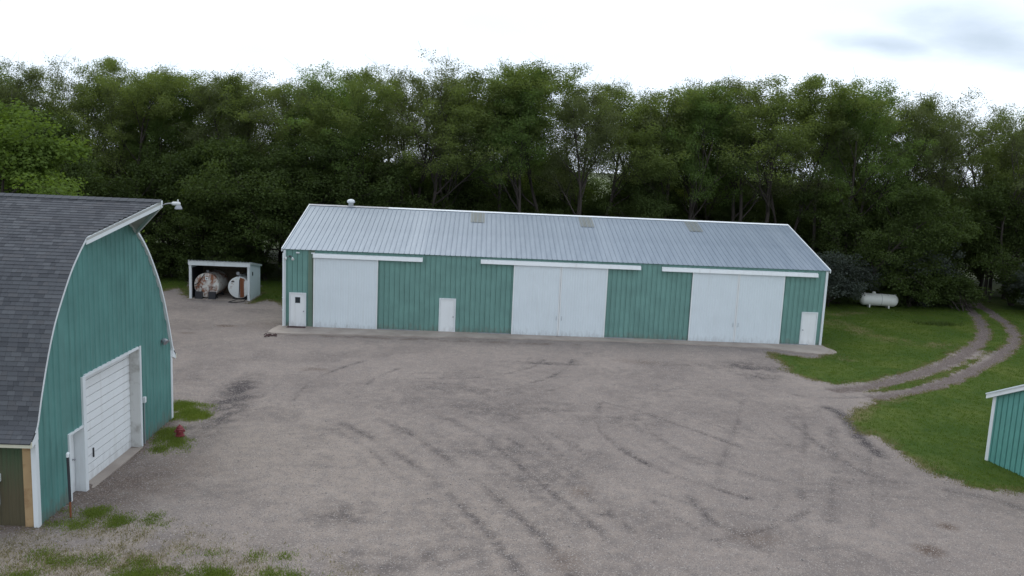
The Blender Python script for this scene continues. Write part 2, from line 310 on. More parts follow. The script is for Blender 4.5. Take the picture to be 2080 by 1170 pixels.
TRACKS = [([(5.65, 34.7), (6.9, 33.74), (8.06, 32.22), (9.26, 30.6), (10.13, 29.32)], 0.16, 0.95), ([(5.49, 34.61), (4.97, 31.52), (5.46, 28.68), (6.46, 26.7), (7.67, 25.43), (8.83, 24.43)], 0.16, 0.9), ([(-7.6, 33.53), (-7.68, 34.81), (-7.29, 37.37), (-6.48, 39.37), (-5.82, 40.59)], 0.14, 0.7), ([(-5.07, 34.13), (-4.97, 36.37), (-4.57, 38.01), (-3.83, 39.45)], 0.14, 0.65), ([(5.16, 42.66), (4.61, 40.64), (3.43, 38.53), (2.17, 37.29), (0.54, 36.56), (-1.52, 36.99)], 0.2, 0.8), ([(3.6, 42.42), (3.11, 41.05), (2.04, 39.68), (0.31, 38.3), (-2.03, 37.81), (-3.85, 37.38)], 0.16, 0.55), ([(-4.99, 30.5), (-3.0, 28.03), (-1.25, 25.17), (0.06, 22.46), (1.0, 20.1), (1.45, 18.84)], 0.28, 0.55), ([(-3.78, 31.37), (-2.04, 29.18), (-0.49, 26.32), (1.09, 23.22), (2.11, 21.02), (2.68, 18.9)], 0.3, 0.6), ([(-1.69, 32.38), (0.14, 29.95), (1.21, 27.65), (2.12, 25.43), (3.25, 22.67), (3.98, 20.83), (4.56, 18.99)], 0.25, 0.6), ([(1.09, 30.04), (2.1, 27.97), (3.1, 25.51), (4.16, 22.9), (5.08, 20.89), (5.82, 19.05)], 0.22, 0.5), ([(0.74, 33.2), (2.23, 30.16), (3.33, 26.18), (4.1, 24.56)], 0.2, 0.4), ([(6.91, 24.37), (7.19, 22.58), (7.69, 21.8), (8.14, 20.63)], 0.2, 0.55), ([(6.92, 21.35), (7.8, 21.71), (9.09, 22.5), (10.37, 23.49)], 0.2, 0.5), ([(14.67, 34.75), (13.37, 31.24), (11.68, 27.31), (10.66, 24.64)], 0.22, 0.45), ([(14.8, 32.01), (13.4, 28.45), (11.87, 25.12), (10.79, 22.81)], 0.25, 0.45), ([(14.18, 37.93), (15.65, 36.74), (17.07, 36.75), (18.66, 37.1)], 0.18, 0.6), ([(13.37, 33.18), (13.38, 30.06), (13.61, 27.96), (14.05, 25.91)], 0.2, 0.5), ([(14.3, 31.33), (14.28, 29.04), (14.68, 28.3)], 0.12, 0.6), ([(13.89, 27.02), (14.28, 26.37), (15.12, 25.99), (16.96, 25.08), (17.88, 23.98)], 0.3, 0.45), ([(6.91, 30.61), (8.05, 27.49), (10.03, 26.04), (12.29, 25.78), (14.82, 25.76)], 0.3, 0.3), ([(-4.22, 18.81), (-3.29, 20.42), (-2.81, 22.62), (-4.02, 24.76)], 0.35, 0.2)]
DARK_BLOBS = [((-10.32, 35.27), 0.8, 2.6, 1.1), ((-10.07, 33.03), 0.9, 2.6, 1.1), ((-9.94, 31.04), 1.0, 2.4, 0.9), ((-10.02, 30.11), 1.3, 3.0, 0.6), ((14.94, 42.43), 2.6, 1.3, 0.9), ((12.42, 42.07), 3.5, 1.2, 0.6), ((3.66, 41.56), 2.2, 0.35, 1.0), ((14.62, 40.31), 1.5, 1.2, 0.7), ((-0.13, 36.14), 5, 1.8, 0.55), ((1.78, 33.31), 4.5, 2.2, 0.5), ((-2.19, 33.58), 4, 2.2, 0.4), ((0.87, 28.38), 1.6, 1.6, 0.6), ((2.29, 25.66), 2.0, 1.8, 0.5), ((-3.63, 22.39), 1.3, 1.0, 0.65), ((-2.38, 19.4), 1.6, 1.1, 0.6), ((-0.67, 20.01), 1.8, 1.0, 0.6), ((4.19, 23.08), 0.7, 0.4, 0.85), ((5.83, 32.39), 3.5, 1.5, 0.5), ((14.1, 33.96), 3, 2, 0.35), ((9.97, 36.56), 4, 2, 0.3), ((12.85, 27.9), 4, 4, 0.25), ((-14.9, 42.99), 3, 2, 0.25), ((8.3, 39.95), 5, 1.4, 0.35)]
BROWN_BLOBS = [((14.31, 22.76), 0.32, 0.3, 1.2), ((12.9, 21.15), 0.45, 0.42, 1.3), ((3.47, 24.51), 0.4, 0.6, 0.6), ((2.54, 19.91), 0.6, 0.8, 0.5), ((-14.9, 48.09), 0.7, 0.35, 1.2), ((-16.42, 45.8), 0.5, 0.3, 0.8), ((-10.93, 24.43), 2.2, 1.6, 0.85), ((-10.09, 25.75), 1.8, 1.4, 0.5), ((-12.23, 48.9), 2.0, 1.4, 0.5), ((-7.79, 38.7), 0.7, 0.4, 0.7), ((8.81, 42.64), 1.2, 0.6, 0.5), ((8.22, 21.68), 0.8, 0.6, 0.5), ((-10.92, 23.11), 1.6, 1.2, 0.8)]
MUD = [(15.87, 35.03), (16.12, 34.32), (15.86, 32.9), (15.78, 31.98), (15.45, 30.96), (15.36, 30.13), (15.33, 28.87)]
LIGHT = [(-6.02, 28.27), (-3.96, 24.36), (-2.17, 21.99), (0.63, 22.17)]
DRY_LAWN = [([(-15.57, 56.16), (-13.42, 55.64)], 1.2), ([(-23.02, 59.39), (-20.8, 58.12)], 1.6), ([(16.41, 33.5), (17.86, 35.41), (20.36, 37.14)], 0.6), ([(25.53, 57.01), (26.0, 54.09), (26.7, 51.34), (28.71, 50.2), (30.3, 49.6)], 1.3), ([(16.95, 45.88), (16.31, 41.04), (17.58, 39.08)], 0.6), ([(15.79, 31.48), (15.89, 30.01), (16.1, 28.17), (16.46, 26.54)], 0.9), ([(26.91, 60.23), (30.43, 62.01)], 0.8), ([(20.91, 46.24), (21.11, 45.04)], 0.7)]

CELL = 0.14; GX0, GX1, GY0, GY1 = -38.0, 58.0, 14.0, 74.0
gx = np.arange(GX0, GX1 + CELL / 2, CELL); gy = np.arange(GY0, GY1 + CELL / 2, CELL); NX, NY = len(gx), len(gy)
X, Y = np.meshgrid(gx, gy)
edge = (fbm(X, Y, 1.1, 11) - 0.5) * 1.1 + (fbm(X, Y, 4.5, 31, 2) - 0.5) * 0.45
def soft(sd, w=0.22): return np.clip((sd + edge * 0.7) / w * 0.5 + 0.5, 0, 1)
grass = np.zeros_like(X)
for P in (LAWN_TRACK, LAWN_RIGHT, LAWN_FAR_LEFT, LAWN_SHED_GAP): grass = np.maximum(grass, soft(poly_sd(X, Y, P), 0.35))
grass = np.maximum(grass, np.clip((Y - 67.5 + edge * 2) / 2, 0, 1)); grass = np.maximum(grass, np.clip((X - 41.0 - np.maximum(0, 55 - Y) * -0.3 + edge) / 1.0, 0, 1) * (Y > 50))
grass = np.maximum(grass, ((X > 23) & (Y > 49)) * 1.0)
dl, dr = line_d(X, Y, TRACK_L), line_d(X, Y, TRACK_R); dm = np.minimum(dl, dr)
rut = np.clip((0.62 + edge * 0.6 - dm) / 0.35, 0, 1)
grass = grass * (1 - rut)
grass = np.maximum(grass, soft(poly_sd(X, Y, MEDIAN), 0.3) * (dm > 0.45))
weeds = np.zeros_like(X)
for P in WEEDS_BARN: weeds = np.maximum(weeds, np.clip((poly_sd(X, Y, P) + edge * 0.8 + 0.12) / 0.7, 0, 1))
rr = random.Random(17); extra = []
for P, w, a in list(TRACKS):
    Q = np.array(P); L0 = np.hypot(*(Q[-1] - Q[0]))
    if L0 < 6: continue
    for k in range(3):
        t = np.gradient(Q, axis=0); t /= np.linalg.norm(t, axis=1)[:, None]; off = rr.uniform(-2.4, 2.4); extra.append((Q + np.stack([-t[:, 1], t[:, 0]], 1) * off + np.array([rr.gauss(0, 0.2), rr.gauss(0, 0.2)]), rr.uniform(0.06, 0.16), rr.uniform(0.15, 0.5)))
dark = np.zeros_like(X); brk = fbm(X, Y, 2.2, 61, 3); brk2 = fbm(X, Y, 0.55, 71, 3)
for P, w, a in TRACKS + extra:
    P = np.asarray(P); mg = w * 10 + 0.3; i0, i1 = np.searchsorted(gx, [P[:, 0].min() - mg, P[:, 0].max() + mg]); j0, j1 = np.searchsorted(gy, [P[:, 1].min() - mg, P[:, 1].max() + mg])
    if i1 <= i0 or j1 <= j0: continue
    sl = (slice(j0, j1), slice(i0, i1)); d = line_d(X[sl], Y[sl], P) + (brk[sl] - 0.5) * 0.16; w = w * 0.72
    dark[sl] = np.maximum(dark[sl], np.exp(-(d / w) ** 2) * a * 1.5 * (0.45 + 0.55 * np.clip((brk2[sl] - 0.38) * 5, 0, 1)) * (0.5 + 0.5 * np.clip((brk[sl] - 0.27) * 3.2, 0, 1)))
    if a > 0.5 and w > 0.2: dark[sl] = np.maximum(dark[sl], np.exp(-(d / (w * 4)) ** 2) * a * 0.3 * np.clip((brk[sl] - 0.25) * 3, 0, 1))
for c, rx, ry, a in DARK_BLOBS:
    q = np.hypot((X - c[0]) / rx, (Y - c[1]) / ry); dark = np.maximum(dark, np.clip(1.25 - q, 0, 1) * a * np.clip((brk - 0.18) * 2.6, 0, 1.15))
dark = np.maximum(dark, np.clip((fbm(X, Y, 0.42, 83, 4) - 0.52) * 2.0, 0, 0.22))
dark = np.maximum(dark, np.exp(-(line_d(X, Y, MUD) / 0.3) ** 2) * 1.25)
dark = np.clip(dark + (brk2 - 0.5) * 0.35 * (dark > 0.02), 0, 1.3)
brown = np.zeros_like(X)
for c, rx, ry, a in BROWN_BLOBS:
    q = np.hypot((X - c[0]) / rx, (Y - c[1]) / ry) + (brk - 0.5) * 0.8; brown = np.maximum(brown, np.clip(1.3 - q, 0, 1) * a)
brown = np.maximum(brown, np.exp(-((Y - 46.3) / 0.35) ** 2) * ((X > -11) & (X < 6)) * np.clip((brk - 0.35) * 3, 0, 1) * 0.9)
base_d = np.minimum(np.abs(poly_sd(X, Y, [(-26, 21.1), (-11.55, 21.1), (-11.55, 30.65), (-26, 30.65)])), np.abs(poly_sd(X, Y, [(-11.7, 48.5), (21.2, 48.5), (21.2, 63.7), (-11.7, 63.7)])))
brown = np.maximum(brown, np.clip(1.0 - base_d / (0.35 + brk * 0.5), 0, 1) * 0.95)
dry = soft(poly_sd(X, Y, DRY_LEFT), 1.2) * np.clip((fbm(X, Y, 1.4, 91) - 0.3) * 2.4, 0, 1)
drylawn = np.zeros_like(X)
for P, w in DRY_LAWN: drylawn = np.maximum(drylawn, np.clip(1.2 - line_d(X, Y, P) / w, 0, 1) * np.clip((fbm(X, Y, 1.0, 95) - 0.3) * 2.6, 0, 1))
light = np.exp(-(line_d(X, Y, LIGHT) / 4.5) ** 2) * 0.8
Z = (fbm(X, Y, 0.35, 5, 3) - 0.5) * 0.05 + (fbm(X, Y, 3.0, 8, 2) - 0.5) * 0.015
Z -= 0.16 * np.exp(-(((X + 11.2) / 2.5) ** 2 + ((Y - 26) / 3.0) ** 2))            # worn dip before the barn door
Z -= 0.04 * rut + 0.03 * np.clip(dark, 0, 1); Z += 0.04 * grass
Z -= 0.05 * np.clip(brown - 0.8, 0, 1)
V = np.stack([X, Y, Z], -1).reshape(-1, 3)
MASK1 = np.stack([np.maximum(grass, weeds * np.clip(0.1 + (fbm(X, Y, 2.6, 97, 3) - 0.36) * 2.4, 0, 0.6)), dark, brown, np.maximum(dry, 0)], -1).reshape(-1, 4).astype(np.float32)
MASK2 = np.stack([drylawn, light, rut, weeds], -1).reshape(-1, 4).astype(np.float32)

m, nt, b = nodes('ground')
a1 = nd(nt, 'ShaderNodeAttribute', attribute_name='mask1'); a2 = nd(nt, 'ShaderNodeAttribute', attribute_name='mask2')
s1 = nd(nt, 'ShaderNodeSeparateColor'); nt.links.new(a1.outputs['Color'], s1.inputs[0]); s2 = nd(nt, 'ShaderNodeSeparateColor'); nt.links.new(a2.outputs['Color'], s2.inputs[0])
v = objco(nt); big = noise(nt, v, 0.35, 4); mid = noise(nt, v, 2.2, 5, 0.6); fine = noise(nt, v, 17, 4, 0.7); grit = noise(nt, v, 45, 2, 0.8)
vor = nd(nt, 'ShaderNodeTexVoronoi'); vor.inputs['Scale'].default_value = 38; nt.links.new(v, vor.inputs['Vector'])
c = mix(nt, rampf(nt, big, 0.35, 0.65), (0.222, 0.186, 0.166), (0.272, 0.228, 0.200))
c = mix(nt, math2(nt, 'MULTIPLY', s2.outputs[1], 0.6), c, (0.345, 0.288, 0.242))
c = mix(nt, math2(nt, 'MULTIPLY', rampf(nt, mid, 0.40, 0.68), 0.50), c, (0.165, 0.146, 0.140))
dk = math2(nt, 'MULTIPLY', s1.outputs[1], rampf(nt, math2(nt, 'ADD', math2(nt, 'MULTIPLY', mid, 0.5), math2(nt, 'MULTIPLY', fine, 0.5)), 0.33, 0.53))
fl_ = noise(nt, objco(nt, (1.0, 2.2, 1)), 3.4, 5, 0.75); c = mix(nt, math2(nt, 'MULTIPLY', rampf(nt, fl_, 0.60, 0.72), 0.7), c, (0.095, 0.084, 0.082))
c = mix(nt, dk, c, (0.066, 0.056, 0.056))
c = mix(nt, math2(nt, 'MULTIPLY', s1.outputs[2], rampf(nt, fine, 0.25, 0.6)), c, (0.10, 0.068, 0.052))
c = mix(nt, math2(nt, 'MULTIPLY', a1.outputs['Alpha'], rampf(nt, fine, 0.3, 0.6)), c, (0.24, 0.195, 0.125))
c = mix(nt, math2(nt, 'MULTIPLY', s2.outputs[2], 0.88), c, (0.105, 0.080, 0.072))
c = mix(nt, rampf(nt, grit, 0.28, 0.75), mix(nt, 1.0, c, (0.70, 0.70, 0.70), 'MULTIPLY'), mix(nt, 1.0, c, (1.28, 1.28, 1.28), 'MULTIPLY'))
sc = nd(nt, 'ShaderNodeSeparateColor'); nt.links.new(vor.outputs['Color'], sc.inputs[0])
c = mix(nt, rampf(nt, sc.outputs[0], 0.88, 0.95), c, (0.33, 0.295, 0.27)); c = mix(nt, rampf(nt, sc.outputs[1], 0.90, 0.96), c, (0.13, 0.118, 0.115))
g1 = mix(nt, rampf(nt, mid, 0.3, 0.7), (0.030, 0.060, 0.008), (0.076, 0.112, 0.018)); g1 = mix(nt, rampf(nt, big, 0.35, 0.65), g1, (0.040, 0.076, 0.011))
g1 = mix(nt, math2(nt, 'MULTIPLY', rampf(nt, noise(nt, v, 0.22, 5, 0.65), 0.45, 0.68), 0.8), g1, (0.105, 0.125, 0.026)); g1 = mix(nt, math2(nt, 'MULTIPLY', s2.outputs[0], rampf(nt, fine, 0.3, 0.6)), g1, (0.19, 0.155, 0.085))
g1 = mix(nt, rampf(nt, grit, 0.3, 0.75), mix(nt, 1.0, g1, (0.55, 0.6, 0.55), 'MULTIPLY'), mix(nt, 1.0, g1, (1.4, 1.35, 1.35), 'MULTIPLY'))
gf = rampf(nt, math2(nt, 'ADD', s1.outputs[0], math2(nt, 'MULTIPLY', math2(nt, 'SUBTRACT', fine, 0.5), 0.9)), 0.4, 0.6)
setin(nt, b.inputs['Base Color'], mix(nt, gf, c, g1)); b.inputs['Roughness'].default_value = 0.95; b.inputs['Specular IOR Level'].default_value = 0.15
bump(nt, b, math2(nt, 'ADD', math2(nt, 'MULTIPLY', grit, 0.4), fine), 0.6, 0.035)

idx = np.arange(NX * NY).reshape(NY, NX)
F = np.stack([idx[:-1, :-1], idx[:-1, 1:], idx[1:, 1:], idx[1:, :-1]], -1)
gc = np.maximum(grass, 0)[:-1, :-1]; rc = (rut * (X > 22))[:-1, :-1] > 0.5
kind = np.where(rc, 2, np.where(gc > 0.5, 1, 0))
for k, nm in enumerate(('gravel_yard', 'lawn', 'dirt_track')):
    f_ = F[kind == k].reshape(-1, 4); u, inv = np.unique(f_, return_inverse=True); me = np_mesh(nm, V[u], inv.reshape(-1, 4), 'ground', True)
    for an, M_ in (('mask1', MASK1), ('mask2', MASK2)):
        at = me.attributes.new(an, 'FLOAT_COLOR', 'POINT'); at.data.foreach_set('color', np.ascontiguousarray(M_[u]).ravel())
    tag(np_obj(nm, me), {'gravel_yard': 'grey brown gravel yard with tyre marks before the green sheds', 'lawn': 'mown green grass beside the gravel yard', 'dirt_track': 'two wheel ruts of a dirt track curving into the trees'}[nm], kind='structure')
m, nt, b = nodes('field')
v = objco(nt); n1 = noise(nt, v, 0.06, 5); n2 = noise(nt, v, 3, 4)
c = mix(nt, n1, (0.05, 0.08, 0.02), (0.10, 0.13, 0.035)); c = mix(nt, math2(nt, 'MULTIPLY', n2, 0.5), c, (0.07, 0.055, 0.03)); setin(nt, b.inputs['Base Color'], c); b.inputs['Roughness'].default_value = 0.95
g = MB().quad((-3000, -3000, -0.25), (3000, -3000, -0.25), (3000, 3000, -0.25), (-3000, 3000, -0.25)).build('ground', 'field')
tag(g, 'flat grassy farmland reaching the horizon beyond the trees', kind='structure')
# woodland floor filling up to grid level behind the yard
wx = np.arange(-90, 100.1, 2.0); wy = np.arange(73.9, 130.1, 2.0); WX, WY = np.meshgrid(wx, wy); WZ = (fbm(WX, WY, 0.3, 77) - 0.5) * 0.25 - 0.02 - np.clip((WY - 110) / 40, 0, 1) * 0.4
ii = np.arange(WX.size).reshape(WX.shape); WF = np.stack([ii[:-1, :-1], ii[:-1, 1:], ii[1:, 1:], ii[1:, :-1]], -1).reshape(-1, 4)
tag(np_obj('woodland_floor', np_mesh('woodland_floor', np.stack([WX, WY, WZ], -1).reshape(-1, 3), WF, 'field', True)), 'leafy ground under the tree belt', kind='structure')

# grass blades: lawn and weeds
def blades(name, label, pts, h0, h1, w, per, mat, spread):
    n = len(pts); B = np.repeat(pts, per, 0); k = len(B); B = B + np.concatenate([rng.normal(0, spread, (k, 2)), np.zeros((k, 1))], 1)
    a = rng.random(k) * 6.283; hh = h0 + (h1 - h0) * rng.random(k); ln = rng.normal(0, 0.45, (k, 2)) * hh[:, None]
    d = np.stack([np.cos(a), np.sin(a), 0 * a], 1) * w * 0.5
    T = B + np.concatenate([ln, hh[:, None]], 1); VV = np.stack([B - d, B + d, T], 1).reshape(-1, 3); VV[:, 2] -= 0.005
    return tag(np_obj(name, np_mesh(name, VV, np.arange(3 * k).reshape(-1, 3), mat)), label, 'grass', kind='stuff')
def pick(mask, n, cond=None):
    p = mask.copy(); 
    if cond is not None: p = p * cond
    p = (p / p.sum()).ravel(); i = rng.choice(len(p), n, p=p); q = V[i].copy(); q[:, :2] += (rng.random((n, 2)) - 0.5) * CELL; return q
vis = (X > -30) & (X < 46) & (np.abs(X) < 0.72 * Y + 4)
blades('lawn_grass', 'short green blades over the mown lawn', pick(grass, 42000, vis & (Y < 66)), 0.03, 0.09, 0.02, 4, 'blade', 0.06)
blades('weeds', 'low green weeds growing in the gravel around the barn', pick(weeds * np.clip((fbm(X, Y, 2.6, 97, 3) - 0.34) * 3.5, 0.03, 1), 6500), 0.015, 0.09, 0.022, 6, 'weed', 0.13)
eg = np.clip(1 - np.abs(grass - 0.5) * 2, 0, 1) * (Y < 62)
blades('edge_grass', 'pale dry grass fringe where lawn meets gravel', pick(eg + drylawn * 0.25 * grass, 6000, vis), 0.04, 0.12, 0.02, 4, 'blade_dry', 0.07)
blades('dry_grass', 'sparse dry grass in the dirt by the barn', pick(dry, 3000), 0.03, 0.09, 0.02, 4, 'blade_dry', 0.06)

# gravel: loose stones in the near yard
st = MB().lathe([(0.4, 0), (1, 0.35), (0.8, 0.8), (0.2, 1)], k=5); sv = np.array(st.v); sf = [f for f in st.f]
tri = np.array([t for f in sf for t in ([f] if len(f) == 3 else [(f[0], f[i], f[i + 1]) for i in range(1, len(f) - 1)])])
n = 4000; P = pick(np.clip(1 - grass, 0, 1) * (0.3 + np.clip(dark, 0, 1)), n, vis & (Y < 40)); s_ = 0.010 + 0.022 * rng.random(n) ** 3; an = rng.random(n) * 6.28
ca, sa = np.cos(an), np.sin(an); Q = np.stack([sv[None, :, 0] * ca[:, None] - sv[None, :, 1] * sa[:, None], sv[None, :, 0] * sa[:, None] + sv[None, :, 1] * ca[:, None], sv[None, :, 2] * 0.9 + 0 * ca[:, None]], -1) * s_[:, None, None] + P[:, None, :]
m, nt, b = nodes('stone'); v = objco(nt); setin(nt, b.inputs['Base Color'], mix(nt, rampf(nt, noise(nt, v, 9, 2), 0.3, 0.7), (0.14, 0.128, 0.122), (0.33, 0.295, 0.27))); b.inputs['Roughness'].default_value = 0.9
tag(np_obj('gravel_stones', np_mesh('gravel_stones', Q.reshape(-1, 3), (tri[None] + (np.arange(n) * len(sv))[:, None, None]).reshape(-1, 3), 'stone')), 'loose gravel stones scattered over the yard', 'gravel', kind='stuff')

# ------------------------------------------------------------------ ribbed sheet metal
def ribbed(u0, u1, zb, zt, pitch=0.305, rib=0.022, rw=0.045, off=0.0, axis='x', sgn=-1, ev=None, groove=0.03):
    """vertical ribbed sheet from u0 to u1; zb/zt numbers or functions of u; ribs stand proud along sgn of the normal"""
    us = [(u0, 0.0)]; k = math.ceil((u0 - off + rw) / pitch)
    while True:
        c = off + k * pitch
        if c + rw * 1.2 > u1 + 1e-6: break
        if c - rw > u0: us += [(c - rw, 0.0), (c - rw * 0.55, rib), (c + rw * 0.4, rib)] + ([(c + rw * 0.55, -groove), (c + rw * 1.0, -groove)] if groove else []) + [(c + rw * 1.1, 0.0)]  # groove added beside each rib so that it shades to a dark line
        k += 1
    us.append((u1, 0.0))
    if ev:                                         # extra points so a curved top edge stays curved
        xs = [u for u, _ in us]; us += [(e, 0.0) for e in ev if u0 < e < u1 and all(abs(e - q) > 0.06 for q in xs)]; us.sort()
    fb = zb if callable(zb) else (lambda u: zb); ft = zt if callable(zt) else (lambda u: zt)
    mb = MB()
    for u, d in us:
        for z in (fb(u), ft(u)): mb.v.append((u, sgn * d, z) if axis == 'x' else (sgn * d, u, z))
    for i in range(len(us) - 1):
        q = (2 * i, 2 * i + 2, 2 * i + 3, 2 * i + 1); mb.f.append(q if (axis == 'x') == (sgn < 0) else q[::-1])
    return mb

# ------------------------------------------------------------------ long machine shed
SX, SY, SL, SE, SD, SR = -11.66, 48.56, 32.83, 4.70, 7.57, 6.90
sh = thing('machine_shed', 'long green ribbed metal shed with white sliding doors and galvanised roof', 'shed', (SX, SY, 0))
MB().box(0.06, 0.06, -0.2, SL - 0.06, 2 * SD - 0.06, SE - 0.15).build('wall_core', 'timber', sh)
npan = 36; pw = SL / npan
for i in range(npan):
    cuts = [i * pw, 1.43, (i + 1) * pw] if i == 1 else [i * pw, (i + 1) * pw]
    for a, b_ in zip(cuts[:-1], cuts[1:]): ribbed(a, b_, -0.02, SE - 0.02, pw / 3, off=pw / 6).build('wall_panel', 'patched_green' if a == 1.43 else 'green_metal', sh)
for i in range(16):                                                       # end walls
    y0, y1 = i * 2 * SD / 16, (i + 1) * 2 * SD / 16; gz = lambda u: SE - 0.06 + (SR - SE) * (1 - abs(u - SD) / SD)
    ribbed(y0, y1, -0.02, gz, 0.305, axis='y', sgn=-1, ev=[SD]).build('end_panel', 'green_metal', sh)
    o = ribbed(y0, y1, -0.02, gz, 0.305, axis='y', sgn=1, ev=[SD]).build('end_panel', 'green_metal', sh); o.location.x = SL
ribbed(0, SL, -0.02, SE - 0.02, 0.305, sgn=1).build('rear_wall', 'green_metal', sh, (0, 2 * SD, 0))
# roof: individual ribbed sheets running eave to ridge
slope = math.atan2(SR - SE, SD); OV = 0.12; rl = math.hypot(SD + OV, (SR - SE) * (SD + OV) / SD); rpw = (SL + 0.2) / npan
pan = ribbed(0, rpw, 0, rl, rpw / 3, rib=0.024, rw=0.028, off=rpw / 6, groove=0)
me_pan = pan.mesh('roof_panel', 'roof_metal'); sky_me = ribbed(0, rpw, 0, 1.95, rpw / 9, rib=0.02, rw=0.02, groove=0).mesh('skylight', 'skylight')
for side in (0, 1):
    for i in range(npan):
        o = bpy.data.objects.new('roof_panel', me_pan); COL.objects.link(o); o.parent = sh
        if side == 0:
            o.location = (i * rpw - 0.1, -OV, SE + 0.03 - OV * (SR - SE) / SD); o.rotation_euler = (slope - math.pi / 2, 0, 0)
        else:
            o.location = (SL - i * rpw + 0.1, 2 * SD + OV, SE + 0.03 - OV * (SR - SE) / SD); o.rotation_euler = (slope - math.pi / 2, 0, math.pi)
for k in (11.35, 18.65, 25.75):
    o = bpy.data.objects.new('skylight', sky_me); COL.objects.link(o); o.parent = sh; i = round((k + 0.1) / rpw - 0.5); t = (rl - 2.15)
    o.location = (i * rpw - 0.1, -OV + t * math.cos(slope), SE + 0.05 - OV * (SR - SE) / SD + t * math.sin(slope)); o.rotation_euler = (slope - math.pi / 2, 0, 0)
def ridge_cap(x0, x1, mat):
    mb = MB(); w = 0.2; dz = w * math.tan(slope)
    mb.hexa([(x0, SD - w, SR - dz + 0.055), (x1, SD - w, SR - dz + 0.055), (x1, SD, SR + 0.055), (x0, SD, SR + 0.055), (x0, SD - w, SR - dz + 0.075), (x1, SD - w, SR - dz + 0.075), (x1, SD, SR + 0.085), (x0, SD, SR + 0.085)])
    mb.hexa([(x0, SD, SR + 0.055), (x1, SD, SR + 0.055), (x1, SD + w, SR - dz + 0.055), (x0, SD + w, SR - dz + 0.055), (x0, SD, SR + 0.085), (x1, SD, SR + 0.085), (x1, SD + w, SR - dz + 0.075), (x0, SD + w, SR - dz + 0.075)])
    mb.build('ridge_cap', mat, sh)
ridge_cap(-0.1, 5.25, 'grey_metal'); ridge_cap(5.26, SL + 0.12, 'white_trim')
for x in (-0.13, SL + 0.085):                                             # rake trim on both gable ends
    for s_ in (-1, 1):
        a = (SD + s_ * (SD + OV + 0.01), SE - OV * (SR - SE) / SD); b_ = (SD, SR)
        MB().hexa([(x, a[0], a[1] - 0.12), (x + 0.05, a[0], a[1] - 0.12), (x + 0.05, b_[0], b_[1] - 0.12), (x, b_[0], b_[1] - 0.12), (x, a[0], a[1] + 0.085), (x + 0.05, a[0], a[1] + 0.085), (x + 0.05, b_[0], b_[1] + 0.085), (x, b_[0], b_[1] + 0.085)]).build('rake_trim', 'white_trim', sh)
for x in (-0.03, SL - 0.11): MB().box(x, -0.05, -0.02, x + 0.14, 0.05, SE - 0.05).build('corner_trim', 'white_trim', sh)
dsp = MB().box(-0.06, -0.14, 0.05, 0.05, -0.055, SE - 0.25).build('downspout', 'white_trim', sh)
for z in (1.0, 1.75): MB().box(-0.08, -0.15, z, 0.07, -0.05, z + 0.05).build('bracket', 'white_trim', dsp)
# sliding doors: ribbed leaves hung from a track, proud of the wall
def leaf(x0, x1, z0, z1):
    d = ribbed(x0, x1, z0, z1, 0.1525, rib=0.010, rw=0.022, off=x0, groove=0).build('sliding_door', 'white_door', sh, (0, -0.115, 0))
    mb = MB()
    for a in (x0, x1 - 0.07): mb.box(a, -0.025, z0 - 0.005, a + 0.07, 0.055, z1)
    mb.box(x0 + 0.071, -0.023, z0 - 0.004, x1 - 0.071, 0.055, z0 + 0.05)
    mb.build('door_frame', 'white_clean', d); return d
leaf(1.76, 5.58, -0.01, 4.24)
for a, b_, c_ in ((13.68, 16.53, 19.36), (24.52, 27.36, 30.19)):
    for d in (leaf(a, b_ - 0.008, 0.0, 4.30), leaf(b_ + 0.008, c_, 0.0, 4.30)): pass
    for s_ in (-1, 1): MB().tube([(b_ + s_ * 0.16, -0.175, 1.02), (b_ + s_ * 0.16, -0.2, 1.05), (b_ + s_ * 0.16, -0.2, 1.25), (b_ + s_ * 0.16, -0.175, 1.28)], 0.012, 6).build('door_pull', 'grey_metal', sh)
    MB().box(b_ - 0.12, -0.3, -0.01, b_ + 0.12, -0.17, 0.06).build('door_stop', 'white_trim', sh)
for a, b_, z in ((1.74, 8.22, 4.26), (11.68, 21.33, 4.30), (22.62, 32.18, 4.28)):
    MB().hexa([(a, -0.24, z), (b_, -0.24, z), (b_, -0.02, z + 0.02), (a, -0.02, z + 0.02), (a, -0.20, z + 0.19), (b_, -0.20, z + 0.19), (b_, -0.02, z + 0.25), (a, -0.02, z + 0.25)]).build('door_track', 'white_clean', sh)
for a, b_ in ((5.62, 8.15), (11.7, 13.6), (19.42, 21.2), (22.7, 24.4), (30.25, 32.0)):
    MB().box(a, -0.16, 0.03, b_, -0.06, 0.09).build('guide_rail', 'grey_metal', sh)
